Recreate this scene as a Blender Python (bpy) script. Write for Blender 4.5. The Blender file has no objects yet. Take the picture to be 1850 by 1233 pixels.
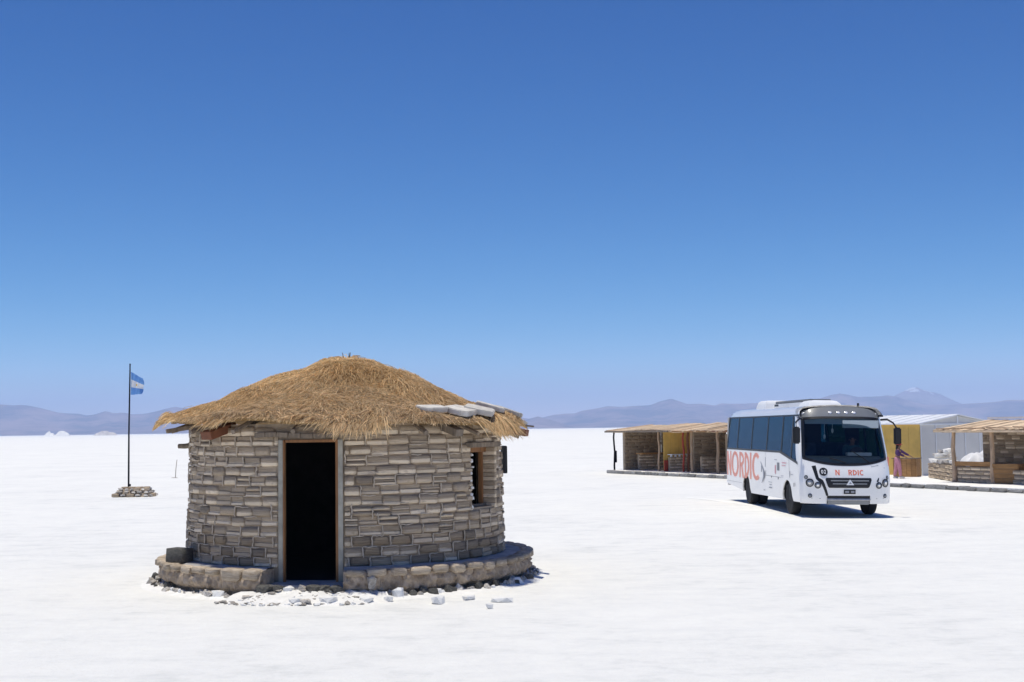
import bpy, bmesh, math, random
import numpy as np
from math import sin, cos, pi, radians, sqrt, atan2
from mathutils import Vector, Matrix, noise as mnoise

random.seed(7); rng = np.random.default_rng(11)
S = bpy.context.scene
C = S.collection

# ------------------------------------------------------------------ camera
cam_d = bpy.data.cameras.new('camera'); cam = bpy.data.objects.new('camera', cam_d); C.objects.link(cam)
cam_d.sensor_fit = 'HORIZONTAL'; cam_d.sensor_width = 36.0; cam_d.lens = 36.0 * 2400 / 1850
cam_d.clip_start = 0.1; cam_d.clip_end = 60000
_p, _r = radians(3.77), radians(0.78)
_F = Vector((0, cos(_p), sin(_p))); _U0 = Vector((0, -sin(_p), cos(_p))); _R0 = Vector((1, 0, 0))
_R = _R0 * cos(_r) - _U0 * sin(_r); _U = _U0 * cos(_r) + _R0 * sin(_r)
_m = Matrix((_R, _U, -_F)).transposed().to_4x4(); _m.translation = Vector((0, 0, 2.5))
cam.matrix_world = _m
S.camera = cam

# ------------------------------------------------------------------ light
SUN_DIR = Vector((-0.09, -0.03, 1.0)).normalized()        # towards the sun
sun_d = bpy.data.lights.new('sun', 'SUN'); sun = bpy.data.objects.new('sun', sun_d); C.objects.link(sun)
sun_d.energy = 3.65; sun_d.angle = radians(0.5); sun_d.color = (1.0, 0.95, 0.83)
sun.rotation_euler = SUN_DIR.to_track_quat('Z', 'Y').to_euler(); sun.location = (0, 0, 60)
W = bpy.data.worlds.new('World'); S.world = W; W.use_nodes = True
nt = W.node_tree; nt.nodes.clear()
wo = nt.nodes.new('ShaderNodeOutputWorld'); bg = nt.nodes.new('ShaderNodeBackground'); sky = nt.nodes.new('ShaderNodeTexSky')
sky.sky_type = 'NISHITA'; sky.sun_disc = False
sky.sun_elevation = math.asin(SUN_DIR.z); sky.sun_rotation = atan2(SUN_DIR.x, SUN_DIR.y)
sky.altitude = 3400; sky.air_density = 1.0; sky.dust_density = 0.3; sky.ozone_density = 3.0
bg.inputs['Strength'].default_value = 0.12
SKY_GAMMA = (2.65, 1.47, 1.0); SKY_TINT = (1.62, 0.87, 0.875)
# deeper, drier high-plateau blue: the sky colour raised to a power around its own level
sc1 = nt.nodes.new('ShaderNodeVectorMath'); sc1.operation = 'SCALE'; sc1.inputs['Scale'].default_value = 0.12
gm = nt.nodes.new('ShaderNodeVectorMath'); gm.operation = 'POWER'; gm.inputs[1].default_value = SKY_GAMMA
sc2 = nt.nodes.new('ShaderNodeVectorMath'); sc2.operation = 'MULTIPLY'; sc2.inputs[1].default_value = tuple(c / 0.12 for c in SKY_TINT)
nt.links.new(sky.outputs[0], sc1.inputs[0]); nt.links.new(sc1.outputs[0], gm.inputs[0]); nt.links.new(gm.outputs[0], sc2.inputs[0])
nt.links.new(sc2.outputs[0], bg.inputs[0]); nt.links.new(bg.outputs[0], wo.inputs[0])
S.view_settings.view_transform = 'Standard'; S.view_settings.look = 'None'
S.view_settings.exposure = 0.0; S.view_settings.gamma = 1.0; S.view_settings.use_curve_mapping = False
S.cycles.max_bounces = 10; S.cycles.transparent_max_bounces = 12; S.cycles.volume_bounces = 1
S.cycles.use_denoising = True

# ------------------------------------------------------------------ materials
def newmat(name):
    m = bpy.data.materials.new(name); m.use_nodes = True
    n = m.node_tree.nodes; n.clear()
    out = n.new('ShaderNodeOutputMaterial'); b = n.new('ShaderNodeBsdfPrincipled')
    m.node_tree.links.new(b.outputs[0], out.inputs[0])
    return m, n, m.node_tree.links, b, out
def hexlin(r, g, b):
    f = lambda c: ((c / 255 + 0.055) / 1.055) ** 2.4 if c > 10 else c / 255 / 12.92
    return (f(r), f(g), f(b))
def math_n(n, l, op, a, b=None, clamp=False):
    k = n.new('ShaderNodeMath'); k.operation = op; k.use_clamp = clamp
    for i, x in enumerate((a, b)):
        if x is None: continue
        if isinstance(x, (int, float)): k.inputs[i].default_value = x
        else: l.new(x, k.inputs[i])
    return k.outputs[0]
def mixc(n, l, fac, a, b, mode='MIX'):
    k = n.new('ShaderNodeMix'); k.data_type = 'RGBA'; k.blend_type = mode
    if isinstance(fac, (int, float)): k.inputs[0].default_value = fac
    else: l.new(fac, k.inputs[0])
    for i, x in ((6, a), (7, b)):
        if isinstance(x, tuple): k.inputs[i].default_value = (*x[:3], 1)
        else: l.new(x, k.inputs[i])
    return k.outputs[2]
def ramp(n, l, x, stops):
    k = n.new('ShaderNodeValToRGB'); e = k.color_ramp.elements
    while len(e) < len(stops): e.new(0.5)
    for i, (p, c) in enumerate(stops):
        e[i].position = p; e[i].color = (*c, 1) if isinstance(c, tuple) else (c, c, c, 1)
    l.new(x, k.inputs[0]); return k.outputs[0]
def tex(n, l, scale, detail=4, stretch=(1, 1, 1), coord='Object', rough=0.55, dist=0.0, rnd=False):
    tc = n.new('ShaderNodeTexCoord'); mp = n.new('ShaderNodeMapping'); mp.inputs['Scale'].default_value = stretch
    l.new(tc.outputs[coord], mp.inputs[0])
    if rnd:
        oi = n.new('ShaderNodeObjectInfo'); q = n.new('ShaderNodeVectorMath'); q.operation = 'SCALE'
        q.inputs[0].default_value = (37, 51, 73); l.new(oi.outputs['Random'], q.inputs['Scale']); l.new(q.outputs[0], mp.inputs['Location'])
    t = n.new('ShaderNodeTexNoise'); t.inputs['Scale'].default_value = scale; t.inputs['Detail'].default_value = detail
    t.inputs['Roughness'].default_value = rough; t.inputs['Distortion'].default_value = dist
    l.new(mp.outputs[0], t.inputs['Vector']); return t.outputs[0]
def mat(name, col, rough=0.8, var=0.0, vs=4.0, bump=0.0, bs=30.0, rnd=0.0, metal=0.0, spec=0.4, stretch=(1, 1, 1), col2=None, coat=0.0, bdist=0.02):
    m, n, l, b, o = newmat(name)
    b.inputs['Roughness'].default_value = rough; b.inputs['Metallic'].default_value = metal
    b.inputs['Specular IOR Level'].default_value = spec; b.inputs['Coat Weight'].default_value = coat
    b.inputs['Coat Roughness'].default_value = 0.08
    c = col
    if var > 0 or col2:
        t = ramp(n, l, tex(n, l, vs, 5, stretch, rnd=rnd > 0), [(0.3, 0.0), (0.7, 1.0)])
        lo = col2 if col2 else tuple(x * (1 - var) for x in col); hi = col if col2 else tuple(min(1, x * (1 + var)) for x in col)
        c = mixc(n, l, t, lo, hi)
    if rnd > 0:
        oi = n.new('ShaderNodeObjectInfo')
        v = math_n(n, l, 'MULTIPLY_ADD', oi.outputs['Random'], 2 * rnd); v.node.inputs[2].default_value = 1 - rnd
        k = n.new('ShaderNodeVectorMath'); k.operation = 'SCALE'
        if isinstance(c, tuple): k.inputs[0].default_value = c
        else: l.new(c, k.inputs[0])
        l.new(v, k.inputs['Scale']); c = k.outputs[0]
    if isinstance(c, tuple): b.inputs['Base Color'].default_value = (*c, 1)
    else: l.new(c, b.inputs['Base Color'])
    if bump > 0:
        bp = n.new('ShaderNodeBump'); bp.inputs['Strength'].default_value = bump; bp.inputs['Distance'].default_value = bdist
        l.new(tex(n, l, bs, 6, stretch, rnd=rnd > 0), bp.inputs['Height']); l.new(bp.outputs[0], b.inputs['Normal'])
    return m

def ground_mat():
    m, n, l, b, o = newmat('salt_crust')
    a = tex(n, l, 0.16, 6, (1, 1, 1), rough=0.6); c = tex(n, l, 1.3, 6, (0.8, 1.2, 1), rough=0.65)
    d = tex(n, l, 0.02, 4)
    e = tex(n, l, 5.5, 6, (0.9, 1.1, 1), rough=0.7); s = math_n(n, l, 'MULTIPLY', a, 0.30); s = math_n(n, l, 'ADD', s, math_n(n, l, 'MULTIPLY', c, 0.38)); s = math_n(n, l, 'ADD', s, math_n(n, l, 'MULTIPLY', d, 0.08)); s = math_n(n, l, 'ADD', s, math_n(n, l, 'MULTIPLY', e, 0.24))
    col = ramp(n, l, s, [(0.40, (0.75, 0.75, 0.71)), (0.47, (0.85, 0.842, 0.795)), (0.53, (0.885, 0.875, 0.82)), (0.60, (0.915, 0.905, 0.845))])
    l.new(col, b.inputs['Base Color'])
    b.inputs['Roughness'].default_value = 0.75; b.inputs['Specular IOR Level'].default_value = 0.25
    bp = n.new('ShaderNodeBump'); bp.inputs['Strength'].default_value = 0.7; bp.inputs['Distance'].default_value = 0.09
    h = math_n(n, l, 'ADD', tex(n, l, 2.8, 8, rough=0.72), math_n(n, l, 'MULTIPLY', tex(n, l, 0.5, 5), 1.5))
    l.new(h, bp.inputs['Height']); l.new(bp.outputs[0], b.inputs['Normal'])
    return m
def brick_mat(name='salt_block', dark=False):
    """layered salt block: dark silty strata above, a paler band below, both vary from block to block"""
    m, n, l, b, o = newmat(name)
    tc = n.new('ShaderNodeTexCoord'); sp = n.new('ShaderNodeSeparateXYZ'); l.new(tc.outputs['Object'], sp.inputs[0])
    oi = n.new('ShaderNodeObjectInfo'); r = oi.outputs['Random']
    wob = tex(n, l, 3.0, 4, (0.6, 0.6, 1), rnd=True)
    z = math_n(n, l, 'ADD', sp.outputs[2], math_n(n, l, 'MULTIPLY', math_n(n, l, 'SUBTRACT', wob, 0.5), 0.22))
    strata = tex(n, l, 3.2, 6, (0.28, 0.28, 5.6), rough=0.75, rnd=True)
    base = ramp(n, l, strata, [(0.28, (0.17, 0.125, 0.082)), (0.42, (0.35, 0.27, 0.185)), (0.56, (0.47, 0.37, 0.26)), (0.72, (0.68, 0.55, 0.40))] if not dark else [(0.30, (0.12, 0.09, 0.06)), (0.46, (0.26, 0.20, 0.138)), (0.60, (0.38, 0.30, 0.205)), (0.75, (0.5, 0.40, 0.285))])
    z2 = math_n(n, l, 'ADD', z, math_n(n, l, 'MULTIPLY', math_n(n, l, 'SUBTRACT', math_n(n, l, 'FRACT', math_n(n, l, 'MULTIPLY', r, 3.7)), 0.45), 0.16))
    band = ramp(n, l, z2, [(0.02, 0.2), (0.10, 1.0), (0.40, 1.0), (0.50, 0.0)])
    zz = math_n(n, l, 'ADD', z2, 0.5)
    l.new(zz, band.node.inputs[0])
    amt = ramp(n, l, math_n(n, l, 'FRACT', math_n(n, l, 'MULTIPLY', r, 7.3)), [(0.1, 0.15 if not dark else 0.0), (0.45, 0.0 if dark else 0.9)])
    band = math_n(n, l, 'MULTIPLY', band, amt)
    col = mixc(n, l, band, base, (0.80, 0.67, 0.50))
    tint = math_n(n, l, 'MULTIPLY_ADD', math_n(n, l, 'FRACT', math_n(n, l, 'MULTIPLY', r, 11.9)), 0.28); tint.node.inputs[2].default_value = 0.92
    k = n.new('ShaderNodeVectorMath'); k.operation = 'SCALE'; l.new(col, k.inputs[0]); l.new(tint, k.inputs['Scale'])
    grime = ramp(n, l, tex(n, l, 2.0, 5, (1, 1, 1), rnd=True), [(0.55, 0.0), (0.75, 0.6)])
    col = mixc(n, l, grime, k.outputs[0], (0.32, 0.235, 0.165))
    l.new(col, b.inputs['Base Color']); b.inputs['Roughness'].default_value = 0.85; b.inputs['Specular IOR Level'].default_value = 0.25
    bp = n.new('ShaderNodeBump'); bp.inputs['Strength'].default_value = 0.8; bp.inputs['Distance'].default_value = 0.02
    l.new(math_n(n, l, 'ADD', strata, math_n(n, l, 'MULTIPLY', tex(n, l, 9, 5, rnd=True), 0.5)), bp.inputs['Height']); l.new(bp.outputs[0], b.inputs['Normal'])
    return m
def straw_mat():
    m, n, l, b, o = newmat('straw')
    at = n.new('ShaderNodeAttribute'); at.attribute_name = 'tone'
    l.new(at.outputs['Color'], b.inputs['Base Color']); b.inputs['Roughness'].default_value = 0.6; b.inputs['Specular IOR Level'].default_value = 0.3
    tl = n.new('ShaderNodeBsdfTranslucent'); l.new(at.outputs['Color'], tl.inputs[0])
    mx = n.new('ShaderNodeMixShader'); mx.inputs[0].default_value = 0.4; l.new(b.outputs[0], mx.inputs[1]); l.new(tl.outputs[0], mx.inputs[2]); l.new(mx.outputs[0], o.inputs[0])
    return m
def glass_mat(name, tint, refl=1.0, ior=1.5):
    m, n, l, b, o = newmat(name); n.remove(b)
    tr = n.new('ShaderNodeBsdfTransparent'); tr.inputs[0].default_value = (*tint, 1)
    gl = n.new('ShaderNodeBsdfGlossy'); gl.inputs['Roughness'].default_value = 0.02; gl.inputs[0].default_value = (0.72, 0.90, 1, 1)
    fr = n.new('ShaderNodeFresnel'); fr.inputs[0].default_value = ior
    mx = n.new('ShaderNodeMixShader'); l.new(math_n(n, l, 'MULTIPLY', fr.outputs[0], refl, True), mx.inputs[0])
    l.new(tr.outputs[0], mx.inputs[1]); l.new(gl.outputs[0], mx.inputs[2]); l.new(mx.outputs[0], o.inputs[0])
    return m
def thatch_mat():
    return mat('thatch_mat', (0.42, 0.27, 0.11), 0.9, vs=2.2, bump=1.0, bs=26, col2=(0.22, 0.145, 0.07), bdist=0.05)

M = dict(
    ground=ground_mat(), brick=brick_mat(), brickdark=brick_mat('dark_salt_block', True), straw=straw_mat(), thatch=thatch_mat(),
    mortar=mat('lime_mortar', (0.35, 0.275, 0.195), 0.95, 0.25, 5, 0.6, 25),
    adobe=mat('adobe_plaster', (0.60, 0.48, 0.355), 0.95, vs=7, bump=1.0, bs=12, col2=(0.27, 0.205, 0.145), bdist=0.05),
    benchtop=mat('trodden_earth', (0.42, 0.40, 0.38), 0.95, 0.25, 4, 0.6, 20),
    cap=mat('cap_stone_mat', (0.66, 0.56, 0.43), 0.9, vs=3, bump=1.0, bs=10, rnd=0.16, col2=(0.40, 0.31, 0.22), stretch=(1, 1, 3)),
    rock=mat('salt_rock', (0.66, 0.62, 0.56), 0.9, vs=5, bump=0.8, bs=9, rnd=0.25, col2=(0.34, 0.305, 0.26)),
    white=mat('white_salt', (0.86, 0.845, 0.80), 0.8, 0.08, 6, 0.7, 14, rnd=0.05),
    slab=mat('weathered_slab', (0.74, 0.70, 0.62), 0.9, vs=7, bump=0.9, bs=14, rnd=0.08, col2=(0.48, 0.44, 0.38)),
    darkrock=mat('dark_stone', (0.10, 0.095, 0.082), 0.9, 0.4, 7, 0.8, 16, rnd=0.2),
    wood=mat('orange_wood', (0.27, 0.125, 0.045), 0.65, 0.3, 3, 0.3, 40, stretch=(6, 6, 0.7)),
    oldwood=mat('weathered_wood', (0.24, 0.19, 0.14), 0.85, 0.35, 4, 0.4, 40, stretch=(4, 4, 1), rnd=0.15),
    redwood=mat('red_brown_board', (0.20, 0.075, 0.035), 0.7, 0.25, 5, 0.3, 30),
    greywood=mat('grey_jamb', (0.40, 0.37, 0.30), 0.9, 0.2, 6, 0.4, 30),
    log=mat('pale_log', (0.42, 0.30, 0.20), 0.85, 0.3, 3, 0.5, 30, stretch=(4, 4, 0.8), rnd=0.15),
    roomshade=mat('shade_dark_interior', (0.025, 0.022, 0.02), 0.95, 0.3, 5),  # indoor shade put into the colour: near-black hut floor and inner wall
    dark=mat('dark_metal', (0.008, 0.009, 0.014), 0.9, 0.2, 8, spec=0.1),
    flagblue=mat('flag_blue_cloth', (0.16, 0.36, 0.72), 0.8, 0.1, 6), flagwhite=mat('flag_white_cloth', (0.80, 0.80, 0.80), 0.8, 0.05, 6),
    flagsun=mat('flag_yellow_cloth', (0.75, 0.50, 0.12), 0.8),
    paint=mat('white_coachwork', (0.90, 0.885, 0.85), 0.35, 0.02, 2, spec=0.5, coat=0.8),
    dusty=mat('dusty_white_plastic', (0.83, 0.84, 0.84), 0.5, 0.05, 3),
    visor=mat('grey_coachwork', (0.17, 0.18, 0.19), 0.4, 0.1, 3, coat=0.4),
    grey=mat('mid_grey_plastic', (0.25, 0.26, 0.27), 0.6, 0.1, 4),
    black=mat('black_plastic', (0.012, 0.012, 0.014), 0.45, 0.2, 9), rubber=mat('tyre_rubber', (0.022, 0.022, 0.023), 0.85, 0.3, 9, 0.3, 40),
    steel=mat('steel_rim', (0.42, 0.42, 0.43), 0.45, 0.2, 7, metal=0.6), chrome=mat('chrome', (0.75, 0.75, 0.77), 0.2, metal=1.0),
    orange=mat('orange_print', (0.80, 0.20, 0.12), 0.5, 0.06, 5), salmon=mat('salmon_print', (0.90, 0.36, 0.26), 0.5, 0.05, 4),
    pinkprint=mat('pink_print', (0.75, 0.38, 0.40), 0.5), greyprint=mat('grey_print', (0.33, 0.34, 0.37), 0.6),
    lens=mat('lamp_lens', (0.20, 0.21, 0.22), 0.12, 0.1, 20, spec=0.8, coat=1.0), lensw=mat('white_lamp_lens', (0.85, 0.85, 0.85), 0.2, coat=0.8),
    sideglass=glass_mat('tinted_side_glass', (0.10, 0.26, 0.36), 0.62), windglass=glass_mat('windscreen_glass', (0.62, 0.68, 0.68), 0.9),
    seat=mat('seat_cloth', (0.05, 0.06, 0.085), 0.9, 0.3, 8), lining=mat('dark_cabin_lining', (0.035, 0.035, 0.038), 0.9), dash=mat('grey_dashboard', (0.20, 0.235, 0.24), 0.7, 0.1, 5),
    paper=mat('white_paper', (0.8, 0.82, 0.82), 0.8), sunshade=mat('grey_sun_blind', (0.50, 0.56, 0.56), 0.7),
    cane=mat('cane_roof', (0.74, 0.56, 0.37), 0.9, 0.2, 3, 0.6, 30, rnd=0.14, stretch=(1, 1, 1)),
    yellow=mat('yellow_sheet', (0.66, 0.43, 0.105), 0.6, 0.12, 2.5), shedgrey=mat('grey_sheet', (0.60, 0.585, 0.555), 0.5, 0.06, 1.2),
    shedroof=mat('white_sheet_roof', (0.82, 0.83, 0.84), 0.5, 0.05, 2), shedtrim=mat('white_trim', (0.70, 0.71, 0.72), 0.5, 0.05, 3),
    redpaint=mat('red_paint', (0.36, 0.05, 0.03), 0.7, 0.3, 5), crate=mat('brown_board', (0.36, 0.195, 0.075), 0.8, 0.25, 3, 0.3, 25, rnd=0.15, stretch=(0.8, 4, 4)),
    kerb=mat('kerb_stone_mat', (0.36, 0.355, 0.34), 0.95, vs=4, bump=0.8, bs=10, rnd=0.3, col2=(0.20, 0.19, 0.18)),
    sheet=mat('white_cloth', (0.80, 0.80, 0.80), 0.9, 0.05, 5), tarp=mat('dark_cloth', (0.05, 0.045, 0.04), 0.95, 0.3, 6),
    skin=mat('skin', (0.30, 0.165, 0.105), 0.6), hair=mat('black_hair', (0.012, 0.010, 0.010), 0.5),
    purple=mat('purple_knit', (0.075, 0.03, 0.11), 0.9, 0.2, 9), pink=mat('pink_cotton', (0.56, 0.25, 0.31), 0.9, 0.12, 9), redcap=mat('red_cap_cloth', (0.40, 0.03, 0.05), 0.9),
    shoe=mat('pale_shoe', (0.62, 0.60, 0.58), 0.8), teal=mat('teal_shirt', (0.07, 0.16, 0.17), 0.9, 0.15, 8), jeans=mat('dark_trousers', (0.03, 0.035, 0.05), 0.9),
)

# ------------------------------------------------------------------ mesh helpers
def tag(o, label=None, cat=None, group=None, kind=None):
    for k, v in (('label', label), ('category', cat), ('group', group), ('kind', kind)):
        if v: o[k] = v
    return o
def thing(name, label, cat, loc=(0, 0, 0), rot=(0, 0, 0), group=None):
    o = bpy.data.objects.new(name, None); C.objects.link(o); o.empty_display_size = 0.2
    o.location = loc; o.rotation_euler = rot
    return tag(o, label, cat, group)
def link(name, me, parent=None, mtx=None):
    o = bpy.data.objects.new(name, me); C.objects.link(o)
    if parent: o.parent = parent
    if mtx is not None: o.matrix_local = mtx
    return o
def finish(me, mats, smooth=35):
    for m in (mats if isinstance(mats, (list, tuple)) else [mats]): me.materials.append(m)
    if smooth:
        me.polygons.foreach_set('use_smooth', [True] * len(me.polygons)); me.set_sharp_from_angle(angle=radians(smooth))
    me.update(); return me
class MB:
    def __init__(s): s.v = []; s.f = []; s.mi = []; s.cur = 0
    def add(s, vs, fs):
        b = len(s.v); s.v += [tuple(x) for x in vs]; s.f += [tuple(i + b for i in f) for f in fs]; s.mi += [s.cur] * len(fs); return s
    def box(s, x0, x1, y0, y1, z0, z1):
        return s.add([(x0, y0, z0), (x1, y0, z0), (x1, y1, z0), (x0, y1, z0), (x0, y0, z1), (x1, y0, z1), (x1, y1, z1), (x0, y1, z1)],
                     [(0, 3, 2, 1), (4, 5, 6, 7), (0, 1, 5, 4), (1, 2, 6, 5), (2, 3, 7, 6), (3, 0, 4, 7)])
    def obox(s, c, ax, ay, az, hx, hy, hz):
        c, ax, ay, az = map(Vector, (c, ax, ay, az)); P = []
        for dz in (-1, 1):
            for dx, dy in ((-1, -1), (1, -1), (1, 1), (-1, 1)): P.append(c + ax * dx * hx + ay * dy * hy + az * dz * hz)
        return s.add(P, [(0, 3, 2, 1), (4, 5, 6, 7), (0, 1, 5, 4), (1, 2, 6, 5), (2, 3, 7, 6), (3, 0, 4, 7)])
    def bar(s, a, b, w, h, up=(0, 0, 1)):
        a, b = Vector(a), Vector(b); d = (b - a).normalized(); sx = d.cross(Vector(up))
        if sx.length < 1e-4: sx = d.cross(Vector((0, 1, 0)))
        sx.normalize(); uz = sx.cross(d)
        return s.obox((a + b) / 2, d, sx, uz, (b - a).length / 2, w / 2, h / 2)
    def tube(s, pts, rad, n=8, cap=True):
        pts = [Vector(p) for p in pts]; rad = rad if isinstance(rad, (list, tuple)) else [rad] * len(pts)
        vs = []; ref = Vector((0.13, 0.27, 0.95))
        for i, p in enumerate(pts):
            d = (pts[min(i + 1, len(pts) - 1)] - pts[max(i - 1, 0)]).normalized()
            if abs(d.dot(ref)) > 0.97: ref = Vector((0.9, 0.3, 0.1))
            a = d.cross(ref).normalized(); b = d.cross(a)
            for k in range(n): vs.append(p + (a * cos(2 * pi * k / n) + b * sin(2 * pi * k / n)) * rad[i])
        fs = [(i * n + k, i * n + (k + 1) % n, (i + 1) * n + (k + 1) % n, (i + 1) * n + k) for i in range(len(pts) - 1) for k in range(n)]
        if cap: fs += [tuple(range(n))[::-1], tuple(range((len(pts) - 1) * n, len(pts) * n))]
        return s.add(vs, fs)
    def lathe(s, prof, c=(0, 0, 0), axis='X', n=24):
        vs = []
        for r, h in prof:
            for k in range(n):
                a = 2 * pi * k / n; p = {'X': (h, r * cos(a), r * sin(a)), 'Y': (r * cos(a), h, r * sin(a)), 'Z': (r * cos(a), r * sin(a), h)}[axis]
                vs.append(tuple(p[i] + c[i] for i in range(3)))
        m = len(prof)
        fs = [(i * n + k, i * n + (k + 1) % n, (i + 1) * n + (k + 1) % n, (i + 1) * n + k) for i in range(m - 1) for k in range(n)]
        fs += [tuple(range(n))[::-1], tuple(range((m - 1) * n, m * n))]
        return s.add(vs, fs)
    def grid(s, P):
        nu, nv = len(P), len(P[0])
        return s.add([p for row in P for p in row], [(i * nv + j, (i + 1) * nv + j, (i + 1) * nv + j + 1, i * nv + j + 1) for i in range(nu - 1) for j in range(nv - 1)])
    def slab(s, P, off):
        """grid P thickened by vector field off(i,j) -> closed sheet"""
        nu, nv = len(P), len(P[0]); Q = [[tuple(Vector(P[i][j]) + Vector(off)) for j in range(nv)] for i in range(nu)]
        s.grid(P); s.grid([r[::-1] for r in Q])
        s.grid([P[0], Q[0]]); s.grid([Q[-1], P[-1]]); s.grid([[r[0] for r in Q], [r[0] for r in P]]); s.grid([[r[-1] for r in P], [r[-1] for r in Q]])
        return s
    def prism(s, poly, fn, d):
        """2-D outline -> front face fn(p,0), back face fn(p,d)"""
        n = len(poly); a = [fn(p, 0) for p in poly]; b = [fn(p, d) for p in poly]
        return s.add(a + b, [tuple(range(n)), tuple(range(2 * n - 1, n - 1, -1))] + [(i, n + i, n + (i + 1) % n, (i + 1) % n) for i in range(n)])
    def mesh(s, name, mats, smooth=35, bevel=0.0, weld=True, fixn=True):
        me = bpy.data.meshes.new(name); me.from_pydata(s.v, [], s.f)
        me.polygons.foreach_set('material_index', s.mi)
        bm = bmesh.new(); bm.from_mesh(me)
        if weld: bmesh.ops.remove_doubles(bm, verts=bm.verts, dist=1e-5)
        if fixn: bmesh.ops.recalc_face_normals(bm, faces=bm.faces)
        if bevel:
            es = [e for e in bm.edges if len(e.link_faces) == 2 and e.calc_face_angle(0) > radians(40)]
            bmesh.ops.bevel(bm, geom=es, offset=bevel, segments=2, affect='EDGES', clamp_overlap=True)
        bm.to_mesh(me); bm.free()
        return finish(me, mats, smooth)
    def build(s, name, mats, parent=None, smooth=35, bevel=0.0, mtx=None, **kw):
        return link(name, s.mesh(name, mats, smooth, bevel, **kw), parent, mtx)
def nz(x, y=0.0, z=0.0): return mnoise.noise(Vector((x, y, z)))
def rock_mesh(name, seed, m, sub=2, rough=0.35, fl=False):
    if fl: sub = 1
    bm = bmesh.new(); bmesh.ops.create_icosphere(bm, subdivisions=sub, radius=0.5)
    for v in bm.verts:
        d = v.co.normalized(); k = 1 + 1.3 * rough * nz(d.x * 1.6 + seed * 3.1, d.y * 1.6, d.z * 1.6) + rough * 0.9 * nz(d.x * 4 + seed, d.y * 4, d.z * 4)
        c = d * 0.5 * k
        q = 0.41
        v.co = Vector((max(-q, min(q, c.x)), max(-q, min(q, c.y)), max(-q, min(q, c.z))))
    me = bpy.data.meshes.new(name); bm.to_mesh(me); bm.free()
    return finish(me, m, 0 if fl else 28)
def block_mesh(name, seed, m, bulge=0.03, rad=0.12):
    """unit rough salt block (1 x 1 x 1), worn edges, slightly uneven faces"""
    bm = bmesh.new(); bmesh.ops.create_cube(bm, size=1.0)
    bmesh.ops.bevel(bm, geom=bm.edges[:], offset=rad, segments=1, affect='EDGES')
    for v in bm.verts:
        v.co += Vector((nz(v.co.x * 3 + seed, v.co.y * 3, v.co.z * 3), nz(v.co.x * 3, v.co.y * 3 + seed, v.co.z * 3), nz(v.co.x * 3, v.co.y * 3, v.co.z * 3 + seed))) * bulge * 2
    me = bpy.data.meshes.new(name); bm.to_mesh(me); bm.free()
    return finish(me, m, 50)
def TRS(loc, rz=0.0, sc=(1, 1, 1), rx=0.0, ry=0.0):
    return Matrix.Translation(Vector(loc)) @ Matrix.Rotation(rz, 4, 'Z') @ Matrix.Rotation(ry, 4, 'Y') @ Matrix.Rotation(rx, 4, 'X') @ Matrix.Diagonal((*sc, 1))
def skin_mesh(name, V, E, m, sub=2):
    """V: list of (point, radius or (rx,ry)); E: edges -> one continuous tapered surface"""
    me = bpy.data.meshes.new(name); me.from_pydata([tuple(v[0]) for v in V], E, [])
    o = bpy.data.objects.new(name, me); C.objects.link(o)
    o.modifiers.new('s', 'SKIN'); sk = me.skin_vertices[0].data
    for i, v in enumerate(V): sk[i].radius = v[1] if isinstance(v[1], tuple) else (v[1], v[1])
    sk[0].use_root = True
    ss = o.modifiers.new('d', 'SUBSURF'); ss.levels = sub; ss.render_levels = sub
    dg = bpy.context.evaluated_depsgraph_get(); r = bpy.data.meshes.new_from_object(o.evaluated_get(dg))
    bpy.data.objects.remove(o); r.name = name
    return finish(r, m, 180)

# ------------------------------------------------------------------ ground, mountains, haze
BUS_LOC = Vector((8.58, 34.28, 0)); BUS_H, BUS_T = 0.047, 0.021
def ground_z(x, y):
    dx, dy = x - BUS_LOC.x, y - BUS_LOC.y
    lx = dx * cos(BUS_H) + dy * sin(BUS_H); ly = -dx * sin(BUS_H) + dy * cos(BUS_H)
    d2 = lx * lx + (ly - 4) ** 2
    return -math.tan(BUS_T) * lx * math.exp(-d2 / 60) + 0.09 * math.exp(-(d2 / 70) ** 2)
def build_ground():
    rad = [0.0] + list(np.geomspace(2, 17000, 170)); na = 240; P = []
    for r in rad:
        P.append([(r * cos(a), r * sin(a), ground_z(r * cos(a), r * sin(a)) if r < 120 else 0.0) for a in np.linspace(0, 2 * pi, na + 1)])
    o = MB().grid(P).build('salt_flat', M['ground'], smooth=60)
    tag(o, 'flat white salt crust stretching to the horizon', None, kind='structure')
build_ground()

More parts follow.
